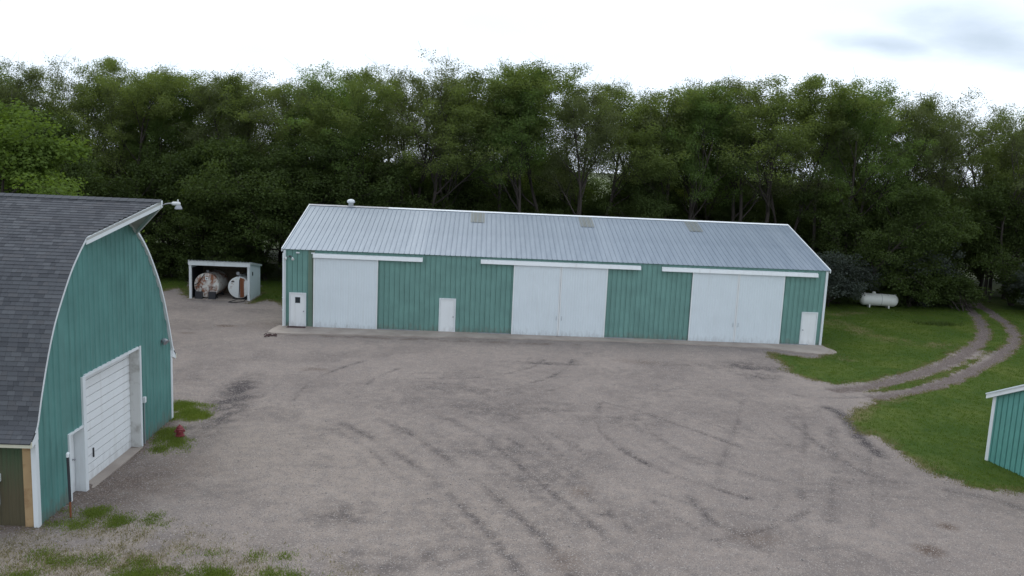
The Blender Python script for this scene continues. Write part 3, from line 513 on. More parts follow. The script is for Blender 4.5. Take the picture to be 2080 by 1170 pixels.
# walk doors
def walk_door(x0, win, knob):
    w, h = 1.0, 2.1
    fr = MB().box(x0, -0.10, 0.0, x0 + 0.07, -0.022, h).box(x0 + w - 0.07, -0.10, 0.0, x0 + w, -0.022, h).box(x0 + 0.071, -0.098, h - 0.07, x0 + w - 0.071, -0.022, h - 0.001)
    d = MB().box(x0 + 0.075, -0.062, 0.04, x0 + w - 0.075, -0.024, h - 0.072).build('door', 'white_clean', sh); fr.build('door_frame', 'white_trim', d)
    MB().box(x0 + 0.072, -0.11, 0.005, x0 + w - 0.072, -0.024, 0.035).build('threshold', 'dark_metal', d)
    kx = x0 + (0.86 if knob > 0 else 0.14)
    MB().lathe([(0.03, 0), (0.015, 0.02), (0.015, 0.04), (0.035, 0.055), (0.03, 0.085), (0.01, 0.09)], (0, 0, 0), 'y', 12).build('door_knob', 'grey_metal', d, (kx, -0.15, 0.98))
    if win:
        wf = MB().box(x0 + 0.31, -0.075, 1.42, x0 + 0.69, -0.0625, 1.47).box(x0 + 0.31, -0.075, 1.83, x0 + 0.69, -0.0625, 1.88).box(x0 + 0.31, -0.075, 1.471, x0 + 0.35, -0.0625, 1.829).box(x0 + 0.65, -0.075, 1.471, x0 + 0.69, -0.0625, 1.829).build('window', 'white_trim', d)
        MB().box(x0 + 0.352, -0.068, 1.472, x0 + 0.648, -0.0625, 1.828).build('pane', 'glass_dark', wf)
walk_door(0.33, True, 1); walk_door(9.28, False, 1); walk_door(31.45, False, -1)
for x in (0.72, 1.62): MB().box(x, -0.08, 4.46, x + 0.2, -0.024, 4.54).build('eave_vent', 'white_trim', sh)
# roof ventilator
rv = MB().lathe([(0.17, 0), (0.17, 0.34), (0.24, 0.36), (0.27, 0.44), (0.24, 0.54), (0.14, 0.60), (0.03, 0.62)], (0, 0, 0), 'z', 20).build('roof_vent', 'white_trim', sh, (2.65, SD + 0.25, SR - 0.10), True)
MB().lathe([(0.28, 0), (0.28, 0.03), (0.18, 0.09)], (0, 0, 0), 'z', 20).build('vent_flashing', 'grey_metal', rv, (0, 0, 0.02))
# things on and by the shed
fl = thing('floodlight', 'twin head floodlight fixed under the eave beside the windowed door', 'light', (SX + 0.36, SY - 0.022, 4.26))
MB().box(-0.07, -0.05, -0.05, 0.07, 0, 0.05).build('junction_box', 'dark_metal', fl)
for s_ in (-1, 1):
    MB().tube([(s_ * 0.05, -0.04, 0), (s_ * 0.14, -0.12, -0.02 * s_), (s_ * 0.18, -0.16, -0.05)], 0.018, 8).build('arm', 'grey_metal', fl)
    MB().lathe([(0.03, 0), (0.05, 0.05), (0.085, 0.14), (0.085, 0.16)], (0, 0, 0), 'z', 14).build('lamp_head', 'white_clean', fl, (s_ * 0.18, -0.16, -0.05)).rotation_euler = (math.radians(125), 0, s_ * 0.4)
tag(MB().hexa([(0, 0, 0), (1.1, 0, 0), (1.1, 0.42, 0), (0, 0.42, 0), (0.015, 0.015, 0.022), (1.085, 0.015, 0.022), (1.085, 0.405, 0.022), (0.015, 0.405, 0.022)]).build('door_mat', 'mat_brown', None, (SX + 0.28, SY - 0.60, 0.065)), 'dark brown mat before the windowed shed door', 'mat')
# concrete apron
ap = [(-0.3, 0.02), (-0.45, -1.2), (-0.1, -2.2), (2.5, -2.05), (5, -1.9), (8, -1.7), (11, -1.5), (14, -1.3), (17, -1.25), (20, -1.0), (23, -1.05), (26, -1.2), (29, -1.4), (30.2, -2.0), (31.6, -2.5), (32.7, -2.3), (33.1, -1.6), (32.95, -0.8), (32.9, 0.02)]
ap = [tuple(q) for q in smooth_pl(ap, 5)]; rr = random.Random(3); ap = [(x, y + (rr.uniform(-0.06, 0.06) if y < -0.3 else 0)) for x, y in ap]
mb = MB(); n = len(ap); mb.v = [(x, y, 0.055) for x, y in ap] + [(x, y - 0.03 if y < -0.3 else y, -0.1) for x, y in ap]; mb.f = [tuple(range(n))[::-1]] + [(i, (i + 1) % n, n + (i + 1) % n, n + i) for i in range(n)]
tag(mb.build('concrete_apron', 'concrete', None, (SX, SY, 0.005)), 'worn concrete strip along the front of the long shed', kind='structure')
# dark barrel at the corner and a heap of debris by the apron
br = thing('barrel', 'dark plastic barrel standing behind the corner of the long shed', 'barrel', (-12.25, 53.6, 0))
MB().lathe([(0.26, 0), (0.30, 0.05), (0.31, 0.3), (0.325, 0.32), (0.31, 0.34), (0.31, 0.7), (0.325, 0.72), (0.31, 0.74), (0.30, 1.0), (0.26, 1.05)], (0, 0, 0), 'z', 20).build('body', 'dark_metal', br, None, True)
MB().lathe([(0.27, 1.04), (0.28, 1.06), (0.28, 1.10), (0.24, 1.12)], (0, 0, 0), 'z', 20).build('lid', 'rubber', br)
mb = MB(); rr = random.Random(5)
for i in range(9):
    a = rr.uniform(0, 6.28); x, y = rr.gauss(0, 0.16), rr.gauss(0, 0.1); l = rr.uniform(0.1, 0.3)
    mb.tube([(x, y, 0.03), (x + l * 0.5 * math.cos(a), y + l * 0.5 * math.sin(a), 0.08 + rr.random() * 0.05), (x + l * math.cos(a), y + l * math.sin(a), 0.03)], rr.uniform(0.02, 0.045), 6)
tag(mb.build('debris', 'mat_brown', None, (-11.75, 45.75, 0.0)), 'small dark heap of wood scraps at the end of the concrete strip', 'debris')

# ------------------------------------------------------------------ barn with arched roof
BX, BY = -11.61, 25.88
bn = thing('barn', 'green arched roof barn with grey shingles and white overhead door', 'barn', (BX, BY, 0))
HZ = [2.42, 2.75, 3.2, 3.55, 4.34, 4.95, 5.57, 6.5, 7.02, 7.52, 8.02, 8.57]; HW = [5.12, 4.80, 4.63, 4.51, 4.20, 3.92, 3.56, 2.86, 2.36, 1.75, 0.98, 0.0]
def hw(z): return float(np.interp(z, HZ, HW))
def arch_z(y): return float(np.interp(abs(y), HW[::-1], HZ[::-1]))
prof = smooth_pl(list(zip(HW, HZ)), 4); prof[:, 0] = np.maximum(prof[:, 0], 0)
WB = 4.72                                                    # wall half width
OP = dict(y0=-2.02, y1=1.79, z1=3.42); WD = dict(y0=-3.02, y1=-2.03, z1=1.95)   # overhead opening and walk-door opening
def gtop(u): return min(arch_z(u), arch_z(min(abs(u), WB))) - 0.05
ev = [y * s_ for y, _ in prof for s_ in (-1, 1)]
br_ = [-WB + 0.92 * i for i in range(11)]; br_ = sorted(set([round(q, 3) for q in br_ if q < WB] + [WB, OP['y0'], OP['y1'], WD['y0']]))
for a, b_ in zip(br_[:-1], br_[1:]):
    if b_ - a < 0.02: continue
    mid_ = (a + b_) / 2; zb = -0.3
    if OP['y0'] < mid_ < OP['y1']: zb = OP['z1']
    elif WD['y0'] < mid_ < OP['y0']: zb = WD['z1']
    ribbed(a, b_, zb, gtop, 0.92 / 3, rib=0.03, rw=0.055, groove=0.06, off=-WB + 0.92 / 6, axis='y', sgn=1, ev=ev).build('gable_panel', 'barn_green', bn)
# white rake trim following the arch
for s_ in (-1, 1):
    mb = MB(); pr = np.array([(y, z) for y, z in prof if z > 2.6]); tg = np.gradient(pr, axis=0); tg /= np.linalg.norm(tg, axis=1)[:, None]; inn = pr + np.stack([-tg[:, 1], tg[:, 0]], 1) * 0.08; inn[:, 0] = np.maximum(inn[:, 0], 0)
    for (ya, za), (yb, zb), (ia, ja), (ib, jb) in zip(pr[:-1], pr[1:], inn[:-1], inn[1:]):
        mb.hexa([(-0.02, s_ * ia, ja), (0.10, s_ * ia, ja), (0.10, s_ * ib, jb), (-0.02, s_ * ib, jb), (-0.02, s_ * ya, za - 0.004), (0.10, s_ * ya, za - 0.004), (0.10, s_ * yb, zb - 0.004), (-0.02, s_ * yb, zb - 0.004)])
    mb.build('rake_trim', 'white_trim', bn)
    MB().box(-0.08, s_ * WB - 0.075, -0.3, 0.05, s_ * WB + 0.075, 2.66).build('corner_trim', 'white_trim', bn)
# roof deck
BL = 14.0
def deck(side):
    mb = MB(); pr = list(prof); n = len(pr)
    for x in (0.09, -BL):
        for t in (0.0, -0.045):
            for y, z in pr: mb.v.append((x, side * max(y + (t if y > 0.2 else 0), 0), z + t * 0.6 - 0.012))
    for i in range(n - 1):
        for (p, q) in ((0, 2 * n), (n, 3 * n)):
            mb.f.append((p + i, p + i + 1, q + i + 1, q + i))
        mb.f.append((i, i + 1, n + i + 1, n + i))
    mb.f.append((0, n, 3 * n, 2 * n)); return mb
deck(-1).build('roof_deck', 'shingle_3', bn); deck(1).build('roof_deck', 'shingle_3', bn)
# shingles on the slope that faces the yard: courses up the arch
L_ = np.concatenate([[0], np.cumsum(np.hypot(*np.diff(prof, axis=0).T))]); EXPO = 0.13
def on_arch(s): return float(np.interp(s, L_, prof[:, 0])), float(np.interp(s, L_, prof[:, 1]))
ncourse = int(L_[-1] / EXPO); rr = random.Random(11); sing = []
for i in range(ncourse):
    s = i * EXPO; y0, z0 = on_arch(s); y1, z1 = on_arch(min(s + 0.18, L_[-1])); ang = math.atan2(z1 - z0, y0 - y1); x = 0.10 - rr.uniform(0, 0.0)
    first = True
    hood = max(0.0, (z0 - 7.52) / (8.57 - 7.52)) * 1.5 if z0 > 7.52 else 0
    x = 0.10 + hood
    while x > -6.2:
        w = rr.choice((0.14, 0.2, 0.27)); w = rr.choice((0.2, 0.27)) if first else w; first = False
        sing.append((x - w, y0, z0, ang, w, rr.choice((0, 0, 1, 1, 2, 3, 4)))); x -= w + 0.004
def sh_box(w): 
    return [(0, 0, 0.004), (w, 0, 0.004), (w, 0.17, 0.0), (0, 0.17, 0.0), (0, 0, 0.022), (w, 0, 0.022), (w, 0.17, 0.004), (0, 0.17, 0.004)]
SH = {}
def sh_mesh(w, t):
    if (w, t) not in SH: SH[w, t] = MB().hexa(sh_box(w)).mesh('shingle', 'shingle_%d' % t)
    return SH[w, t]
cpos = np.array([0 - BX, 0 - BY, CAM_H]); sing.sort(key=lambda q: (np.hypot(np.hypot(q[0] - cpos[0], -q[1] - cpos[1]), q[2] - cpos[2])) - q[4] * 8 + (100 if q[0] < -3.2 or q[2] < 2.9 and q[0] < -1.2 else 0))
rest = {t: MB() for t in range(5)}
for k, (x, y, z, a, w, t) in enumerate(sing):
    M = Matrix.Translation((x, -y, z)) @ Matrix.Rotation(a, 4, 'X')
    if k < 300:
        o = bpy.data.objects.new('shingle', sh_mesh(w, t)); COL.objects.link(o); o.parent = bn; o.matrix_local = M
    else: rest[t].hexa([M @ Vector(p) for p in sh_box(w)])
for t in range(5): tag(rest[t].build('shingle_courses', 'shingle_%d' % t, bn), kind='stuff')
mb = MB()
for i in range(30):
    x = 1.6 - i * 0.25; mb.hexa([(x - 0.27, -0.15, 8.52), (x, -0.15, 8.525), (x, 0, 8.60), (x - 0.27, 0, 8.595), (x - 0.27, -0.15, 8.535), (x, -0.15, 8.545), (x, 0, 8.625), (x - 0.27, 0, 8.615)])
    mb.hexa([(x - 0.27, 0, 8.595), (x, 0, 8.60), (x, 0.15, 8.525), (x - 0.27, 0.15, 8.52), (x - 0.27, 0, 8.615), (x, 0, 8.625), (x, 0.15, 8.545), (x - 0.27, 0.15, 8.535)])
mb.build('ridge_cap', 'shingle_1', bn)
# hay hood: pointed roof prow over the gable
A, T = (0.1, -1.75, 7.52), (1.62, 0.0, 8.57)
for s_ in (-1, 1):
    a0 = Vector((0.1, s_ * 1.76, 7.51)); t0 = Vector((1.62, 0, 8.56)); r0 = Vector((0.1, 0, 8.56)); dn = Vector((0, 0, -0.07))
    mb = MB(); P = [a0 + dn, t0 + dn, r0 + dn, a0, t0, r0]; P = [p + Vector((0, 0, -0.01)) for p in P]; mb.v = [tuple(p) for p in P]
    mb.f = [(0, 1, 2), (3, 5, 4), (0, 3, 4, 1), (1, 4, 5, 2), (2, 5, 3, 0)]; hd = mb.build('hay_hood', 'soffit', bn)
    ed = (t0 - a0).normalized(); nrm = Vector((0, 0, 1)).cross(ed).normalized() * (0.035 * -s_)
    lo = Vector((0, 0, -0.20)); hi = Vector((0, 0, 0.015)); a1 = a0 + nrm * 0.2; t1 = t0 + nrm * 0.2 + ed * 0.03
    MB().hexa([a1 + lo, t1 + lo, t1 + lo + nrm, a1 + lo + nrm, a1 + hi, t1 + hi, t1 + hi + nrm, a1 + hi + nrm]).build('fascia_board', 'white_trim', hd)
# side wall to the yard with eave fascia
for i in range(15):
    ribbed(-BL + i * 0.93, -BL + (i + 1) * 0.93 + (0.05 if i == 14 else 0), -0.3, 2.62, 0.20, rib=0.018, off=0.1, groove=0).build('side_panel', 'side_wall', bn, (0, -WB, 0))
MB().box(-0.32, -WB - 0.04, -0.3, -0.081, -WB + 0.03, 2.5).build('corner_board', 'rust_trim', bn)
for s_ in (-1, 1):
    MB().box(-BL, s_ * 5.06 - 0.03, 2.30, 0.10, s_ * 5.06 + 0.03, 2.46).build('eave_fascia', 'cream_fascia', bn)
    MB().hexa([(0.02, s_ * 5.02, 2.28), (0.09, s_ * 5.02, 2.28), (0.09, s_ * 4.70, 2.42), (0.02, s_ * 4.70, 2.42), (0.02, s_ * 5.02, 2.46), (0.09, s_ * 5.02, 2.46), (0.09, s_ * 4.70, 2.80), (0.02, s_ * 4.70, 2.80)]).build('eave_return', 'white_trim', bn)
ribbed(-BL, 0, -0.3, 2.6, 0.305, sgn=1).build('far_wall', 'barn_green', bn, (0, WB, 0))
MB().quad((-BL, -WB, -0.3), (-BL, WB, -0.3), *[(-BL, y, z - 0.1) for y, z in prof if z > 2.7], *[(-BL, -y, z - 0.1) for y, z in prof[::-1] if z > 2.7]).build('end_wall', 'barn_green', bn)
# recessed overhead door
RD = -0.27
y0, y1, z1 = OP['y0'], OP['y1'], OP['z1']
jl = MB().box(RD - 0.05, y1 - 0.02, -0.3, 0.055, y1 + 0.09, z1 + 0.02).build('jamb', 'dirty_jamb', bn)
MB().box(0.056, y1 + 0.02, -0.3, 0.085, y1 + 0.11, z1 + 0.06).build('trim_strip', 'white_trim', jl)
MB().box(RD - 0.05, y0 - 0.16, -0.3, 0.06, y0 + 0.02, z1 + 0.02).build('jamb', 'white_trim', bn)
MB().box(RD - 0.05, y0 + 0.02, z1 - 0.03, 0.058, y1 - 0.02, z1 + 0.05).build('header', 'white_trim', bn)
nsec = 13; shh = (z1 - 0.05 + 0.13) / nsec
od = MB().box(RD - 0.05, y0 + 0.02, -0.15, RD - 0.035, y1 - 0.02, z1 - 0.03).build('overhead_door', 'dark_metal', bn)
for i in range(nsec):
    za = -0.13 + i * shh; MB().hexa([(RD - 0.034, y0 + 0.03, za + 0.012), (RD, y0 + 0.03, za + 0.012), (RD, y1 - 0.03, za + 0.012), (RD - 0.034, y1 - 0.03, za + 0.012), (RD - 0.034, y0 + 0.03, za + shh - 0.012), (RD - 0.012, y0 + 0.03, za + shh - 0.012), (RD - 0.012, y1 - 0.03, za + shh - 0.012), (RD - 0.034, y1 - 0.03, za + shh - 0.012)]).build('door_section', 'white_clean', od)
MB().box(RD, y0 + 1.0, 0.55, RD + 0.03, y0 + 1.05, 0.85).build('door_handle', 'dark_metal', od)
MB().box(RD - 0.03, y0 + 0.02, -0.3, 0.12, y1, -0.11).build('sill', 'concrete', bn)
# recessed walk door
ya, yb = WD['y0'], WD['y1'] - 0.16
MB().box(RD - 0.03, ya + 0.06, -0.12, RD + 0.02, yb - 0.01, WD['z1'] - 0.04).build('door', 'white_clean', bn)
MB().box(RD - 0.04, ya - 0.02, -0.3, 0.05, ya + 0.055, WD['z1'] + 0.03).build('jamb', 'white_trim', bn)
MB().box(RD - 0.04, ya + 0.056, WD['z1'] - 0.035, 0.048, y0 - 0.17, WD['z1'] + 0.03).build('header', 'white_trim', bn)
MB().lathe([(0.03, 0), (0.012, 0.02), (0.012, 0.04), (0.035, 0.06), (0.02, 0.09)], (0, 0, 0), 'x', 12).build('door_knob', 'grey_metal', bn, (RD + 0.02, yb - 0.12, 0.95))
MB().box(RD + 0.02, ya + 0.14, 1.15, RD + 0.028, ya + 0.34, 1.75).build('pane', 'glass_dark', bn)
# fittings on the barn
yl = thing('yard_light', 'white yard light on a short arm at the tip of the barn hood', 'light', (BX + 1.62, BY, 8.44)); yl.scale = (0.72, 0.72, 0.72)
MB().tube([(0, 0, 0), (0.12, 0, 0.06), (0.3, 0.0, 0.1), (0.45, 0, 0.1)], 0.025, 8).build('arm', 'grey_metal', yl)
MB().lathe([(0.05, 0), (0.08, 0.04), (0.085, 0.30), (0.05, 0.36)], (0, 0, 0), 'x', 14).build('lamp_housing', 'white_clean', yl, (0.42, 0, 0.10), True)
MB().lathe([(0.16, 0), (0.15, 0.06), (0.09, 0.17)], (0, 0, 0), 'z', 16).build('lamp_shade', 'grey_metal', yl, (0.70, 0, -0.13))
MB().lathe([(0.03, 0), (0.03, 0.09), (0.01, 0.10)], (0, 0, 0), 'z', 10).build('photocell', 'white_clean', yl, (0.68, 0, 0.18))
gl = thing('wall_lamp', 'small grey floodlight on the barn gable above the corner', 'light', (BX, BY + 3.9, 3.2))
MB().box(0.0, -0.06, -0.06, 0.08, 0.06, 0.06).build('base', 'grey_metal', gl)
MB().tube([(0.04, 0, 0), (0.09, -0.03, 0.05), (0.12, -0.05, 0.06)], 0.02, 8).build('arm', 'grey_metal', gl)
MB().lathe([(0.05, 0), (0.09, 0.06), (0.12, 0.16), (0.12, 0.19)], (0, 0, 0), 'x', 14).build('lamp_head', 'grey_metal', gl, (0.07, -0.05, 0.08)).rotation_euler = (0, 0.6, -0.4)
cd = thing('conduit', 'grey electrical conduit with a small box beside the overhead door', 'conduit', (BX + 0.03, BY + 2.1, -0.15))
MB().tube([(0.03, 0, 0), (0.03, 0, 1.6)], 0.022, 8).build('pipe', 'grey_metal', cd)
MB().box(0.0, -0.06, 1.55, 0.09, 0.06, 1.75).build('box', 'white_trim', cd)
mt = thing('electric_box', 'white outlet box with hanging cable on the olive barn wall', 'outlet', (BX - 0.98, BY - WB - 0.02, 1.35))
MB().box(-0.07, -0.1, -0.1, 0.07, 0, 0.1).build('box', 'white_trim', mt)
MB().tube([(0.03, -0.06, -0.1), (0.05, -0.09, -0.4), (0.06, -0.1, -0.7), (0.0, -0.12, -0.95), (-0.15, -0.1, -1.1)], 0.018, 6).build('cable', 'grey_metal', mt)
pp = thing('pipe_post', 'thin dark pipe post with a rusty foot standing in weeds by the barn walk door', 'post', (-11.05, 21.75, 0))
MB().tube([(0.0, 0.0, -0.1), (0.0, 0.0, 0.45)], 0.028, 8).build('foot', 'rust', pp)
MB().tube([(0.0, 0.0, 0.45), (-0.015, 0.01, 1.0), (-0.03, 0.015, 1.72)], 0.036, 8).build('pipe', 'dark_metal', pp); MB().tube([(-0.03, 0.015, 1.72), (-0.03, 0.015, 1.80), (-0.03, 0.06, 1.83)], 0.042, 8).build('cap', 'white_trim', pp)
hy = thing('hydrant', 'small faded red hydrant standing in weeds at the barn corner', 'hydrant', (-10.62, 28.75, -0.04)); hy.scale = (0.85, 0.85, 0.74)
MB().lathe([(0.20, 0), (0.20, 0.04), (0.15, 0.06), (0.145, 0.30), (0.17, 0.31), (0.17, 0.35), (0.14, 0.37), (0.12, 0.45), (0.07, 0.51), (0.03, 0.53), (0.03, 0.57), (0.01, 0.575)], (0, 0, 0), 'z', 18).build('body', 'red_paint', hy)
for a in (0.4, 0.4 + math.pi, 0.4 - math.pi / 2): MB().tube([(0.1 * math.cos(a), 0.1 * math.sin(a), 0.24), (0.2 * math.cos(a), 0.2 * math.sin(a), 0.24), (0.215 * math.cos(a), 0.215 * math.sin(a), 0.24)], [0.06, 0.06, 0.045], 10).build('outlet_cap', 'red_paint', hy)
ty = thing('tyre', 'black tyre lying on the ground beside the olive barn wall', 'tyre', (-12.62, 19.95, 0))
mb = MB(); R0, r0 = 0.30, 0.10; k1, k2 = 24, 10
for i in range(k1):
    for j in range(k2):
        w, q = 6.2832 * i / k1, 6.2832 * j / k2; rr_ = R0 + r0 * math.cos(q); mb.v.append((rr_ * math.cos(w), rr_ * math.sin(w), r0 + r0 * math.sin(q)))
for i in range(k1):
    for j in range(k2): mb.f.append((i * k2 + j, ((i + 1) % k1) * k2 + j, ((i + 1) % k1) * k2 + (j + 1) % k2, i * k2 + (j + 1) % k2))
mb.build('casing', 'rubber', ty, None, True)

# ------------------------------------------------------------------ fuel shelter with two tanks
fs = thing('fuel_shelter', 'small white open fronted shelter housing two fuel tanks', 'shelter', (-20.1, 56.6, 0))
W, D, H0, H1 = 4.15, 2.7, 2.74, 2.26
MB().box(-0.1, -0.12, -0.1, W + 0.1, D + 0.1, 0.06).build('slab', 'concrete', fs)
for x in (0.0, W - 0.16): MB().box(x, -0.01, 0.06, x + 0.16, 0.12, H0 - 0.32).build('post', 'white_trim', fs)
MB().box(-0.04, -0.05, H0 - 0.33, W + 0.04, 0.0, H0 - 0.02).build('fascia', 'white_trim', fs)
ribbed(0.12, D, 0.02, lambda u: H0 - 0.06 + (H1 - H0) * u / D, 0.23, axis='y', sgn=1).build('side_wall', 'white_door', fs, (W, 0, 0))
ribbed(0.0, D, 0.02, lambda u: H0 - 0.06 + (H1 - H0) * u / D, 0.23, axis='y', sgn=-1).build('side_wall', 'white_door', fs, (0, 0, 0))
ribbed(0, W, 0.02, H1 - 0.06, 0.23, sgn=1).build('back_wall', 'timber', fs, (0, D, 0))
MB().box(0.03, 0.13, 0.06, 0.07, D - 0.04, H1 - 0.1).build('shade_sheet', 'dark_metal', fs); MB().box(W - 0.07, 0.13, 0.06, W - 0.03, D - 0.04, H1 - 0.1).build('shade_sheet', 'dark_metal', fs)  # dark sheets added over the inner walls, standing in for the shelter's shade
MB().hexa([(0.08, 0.1, H0 - 0.16), (W - 0.08, 0.1, H0 - 0.16), (W - 0.08, D - 0.05, H1 - 0.14), (0.08, D - 0.05, H1 - 0.14), (0.08, 0.1, H0 - 0.1), (W - 0.08, 0.1, H0 - 0.1), (W - 0.08, D - 0.05, H1 - 0.08), (0.08, D - 0.05, H1 - 0.08)]).build('ceiling_shade_sheet', 'dark_metal', fs)  # dark sheet added under the roof, interior shade as colour
for i in range(5): MB().box(0.1 + i * 0.97, D - 0.12, 0.06, 0.2 + i * 0.97, D - 0.03, H1 - 0.1).build('stud', 'timber', fs)
for z in (0.9, 1.6): MB().box(0.05, D - 0.16, z, W - 0.05, D - 0.121, z + 0.09).build('rail', 'timber', fs)
for i in range(5):
    x0 = -0.12 + i * 0.88; rb = ribbed(x0, x0 + 0.88, 0, math.hypot(D + 0.3, H0 - H1), 0.22, rib=0.02)
    o = rb.build('roof_panel', 'white_door', fs, (0, -0.12, H0 + 0.02)); o.rotation_euler = (-math.pi / 2 - math.atan2(H0 - H1, D), 0, 0)
MB().hexa([(W + 0.05, 0.0, H0 - 0.12), (W + 0.1, 0, H0 - 0.12), (W + 0.1, D + 0.1, H1 - 0.12), (W + 0.05, D + 0.1, H1 - 0.12), (W + 0.05, 0, H0 + 0.01), (W + 0.1, 0, H0 + 0.01), (W + 0.1, D + 0.1, H1 + 0.01), (W + 0.05, D + 0.1, H1 + 0.01)]).build('rake_trim', 'white_trim', fs)
MB().box(W + 0.025, 0.55, 1.75, W + 0.05, 0.68, 2.0).build('plate', 'dark_metal', fs)
def fuel_tank(label, loc, r, l, zc, rich):
    t = thing('fuel_tank', label, 'tank', loc, 0, None)
    MB().lathe([(0.02, -0.06), (r * 0.6, -0.045), (r * 0.95, -0.01), (r, 0.03), (r, l), (r * 0.95, l + 0.04), (0.02, l + 0.08)], (0, 0, zc), 'y', 36).build('shell', 'rusty_tank' if rich else 'worn_tank', t, None, False)
    for y in (0.35, l - 0.35): MB().hexa([(-r * 0.75, y, 0.0), (r * 0.75, y, 0.0), (r * 0.75, y + 0.12, 0.0), (-r * 0.75, y + 0.12, 0.0), (-r * 0.6, y, zc - r * 0.72), (r * 0.6, y, zc - r * 0.72), (r * 0.6, y + 0.12, zc - r * 0.72), (-r * 0.6, y + 0.12, zc - r * 0.72)]).build('saddle', 'dark_metal', t)
    MB().lathe([(0.07, 0), (0.07, 0.12), (0.10, 0.13), (0.10, 0.19), (0.03, 0.2)], (0, 0, zc + r - 0.02), 'z', 12).build('filler_cap', 'grey_metal', t, (0, 0.3, 0))
    return t
ft = fuel_tank('heavily rusted fuel tank with black pump frame and white placard', (-19.0, 56.85, 0.06), 0.86, 2.1, 0.92, 1)
MB().box(-0.06, -0.075, 1.30, 0.16, -0.062, 1.52).build('placard', 'white_clean', ft); MB().box(0.01, -0.082, 1.37, 0.09, -0.0755, 1.44).build('placard_print', 'decal', ft)
MB().tube([(-0.1, -0.1, 1.75), (-0.3, -0.14, 1.4), (-0.5, -0.15, 1.1), (-0.75, -0.1, 0.95), (-0.85, 0.1, 0.95)], 0.025, 8).build('hose', 'rubber', ft)
for x in (-0.45, 0.45):
    MB().tube([(x - 0.2, -0.22, 0.5), (x - 0.2, -0.22, 0.85), (x + 0.2, -0.22, 0.85), (x + 0.2, -0.22, 0.5), (x - 0.2, -0.22, 0.5)], 0.02, 6).build('pump_frame', 'dark_metal', ft)
    MB().box(x - 0.24, -0.3, 0.0, x + 0.24, -0.12, 0.5).build('pump_cabinet', 'dark_metal', ft)
ft2 = fuel_tank('white fuel tank with a wide rust stripe and looped hose', (-16.75, 56.8, 0.06), 0.76, 2.1, 0.86, 0)
MB().hexa([(0.09, -0.075, 0.16), (0.36, -0.075, 0.22), (0.36, -0.02, 0.22), (0.09, -0.02, 0.16), (0.09, -0.075, 1.58), (0.36, -0.075, 1.50), (0.36, -0.02, 1.50), (0.09, -0.02, 1.58)]).build('rust_stripe', 'rust', ft2)
MB().box(-0.5, -0.072, 1.25, -0.3, -0.055, 1.32).build('label_plate', 'decal', ft2)
MB().tube([(0.07, -0.1, 1.45), (0.06, -0.11, 0.7), (0.04, -0.15, 0.1), (-0.4, -0.65, -0.02), (-0.45, -0.9, -0.03), (0.0, -0.95, -0.03), (0.45, -0.5, -0.02), (0.55, -0.2, 0.1)], 0.025, 8).build('hose', 'rubber', ft2)
MB().lathe([(0.12, 0), (0.12, 0.05), (0.03, 0.07)], (0, 0, 0), 'y', 16).build('gauge', 'grey_metal', ft2, (-0.05, -0.05, 1.86)); MB().tube([(-0.05, 0, 1.6), (-0.05, 0, 1.85)], 0.02, 6).build('gauge_pipe', 'dark_metal', ft2)

# ------------------------------------------------------------------ propane tank
pt = thing('propane_tank', 'white propane tank on short legs at the edge of the trees', 'tank', (32.57, 64.6, 0.02), -0.16)
R0, HL = 0.50, 1.12
pf = [(0.02, -HL - 0.40)] + [(R0 * math.sin(a), -HL - 0.40 * math.cos(a)) for a in np.linspace(0.25, 1.57, 6)] + [(R0 * math.sin(a), HL + 0.40 * math.cos(a)) for a in np.linspace(1.57, 0.25, 6)] + [(0.02, HL + 0.40)]
MB().lathe(pf, (0, 0, 0.66), 'x', 28).build('vessel', 'tank_white', pt, None, True)
MB().lathe([(R0 + 0.004, -0.012), (R0 + 0.008, 0), (R0 + 0.004, 0.012)], (0.15, 0, 0.66), 'x', 28).build('weld_band', 'grey_metal', pt)
for x in (-0.72, 0.78): 
    lg = MB().box(x - 0.05, -0.32, 0.0, x + 0.05, 0.32, 0.30).build('leg', 'tank_white', pt); MB().box(x - 0.16, -0.38, -0.03, x + 0.16, 0.38, 0.0).build('foot_pad', 'concrete', lg)
dm_ = MB().lathe([(0.14, 0), (0.14, 0.10), (0.10, 0.17), (0.02, 0.19)], (-0.4, 0, 1.14), 'z', 14).build('valve_dome', 'tank_white', pt)
for x in (-1.15, 1.25): MB().tube([(x, 0, 1.10), (x, 0, 1.22), (x + 0.08, 0, 1.22), (x + 0.08, 0, 1.10)], 0.02, 6).build('lifting_lug', 'tank_white', pt)

# ------------------------------------------------------------------ small teal outbuilding at the right
ob = thing('outbuilding', 'teal ribbed metal outbuilding with white trim standing on the lawn', 'shed', (19.25, 28.64, 0), math.radians(-79.4))
W2, H2, R2, L2 = 6.4, 2.60, 4.15, 9.0
rk = lambda u: H2 + (R2 - H2) * (1 - abs(u - W2 / 2) / (W2 / 2)) - 0.03
for i in range(7):
    a, b_ = i * W2 / 7, (i + 1) * W2 / 7; ribbed(a, b_, -0.1, rk, W2 / 28, off=W2 / 56, sgn=-1, ev=[W2 / 2]).build('gable_panel', 'teal_metal', ob)
ribbed(0, W2, -0.1, rk, 0.2286, sgn=1, ev=[W2 / 2]).build('gable_wall', 'teal_metal', ob, (0, L2, 0))
for i in range(10):
    o = ribbed(i * 0.9, (i + 1) * 0.9, -0.1, H2 - 0.03, 0.2286, axis='y', sgn=-1).build('side_panel', 'teal_metal', ob)
    o = ribbed(i * 0.9, (i + 1) * 0.9, -0.1, H2 - 0.03, 0.2286, axis='y', sgn=1).build('side_panel', 'teal_metal', ob, (W2, 0, 0))
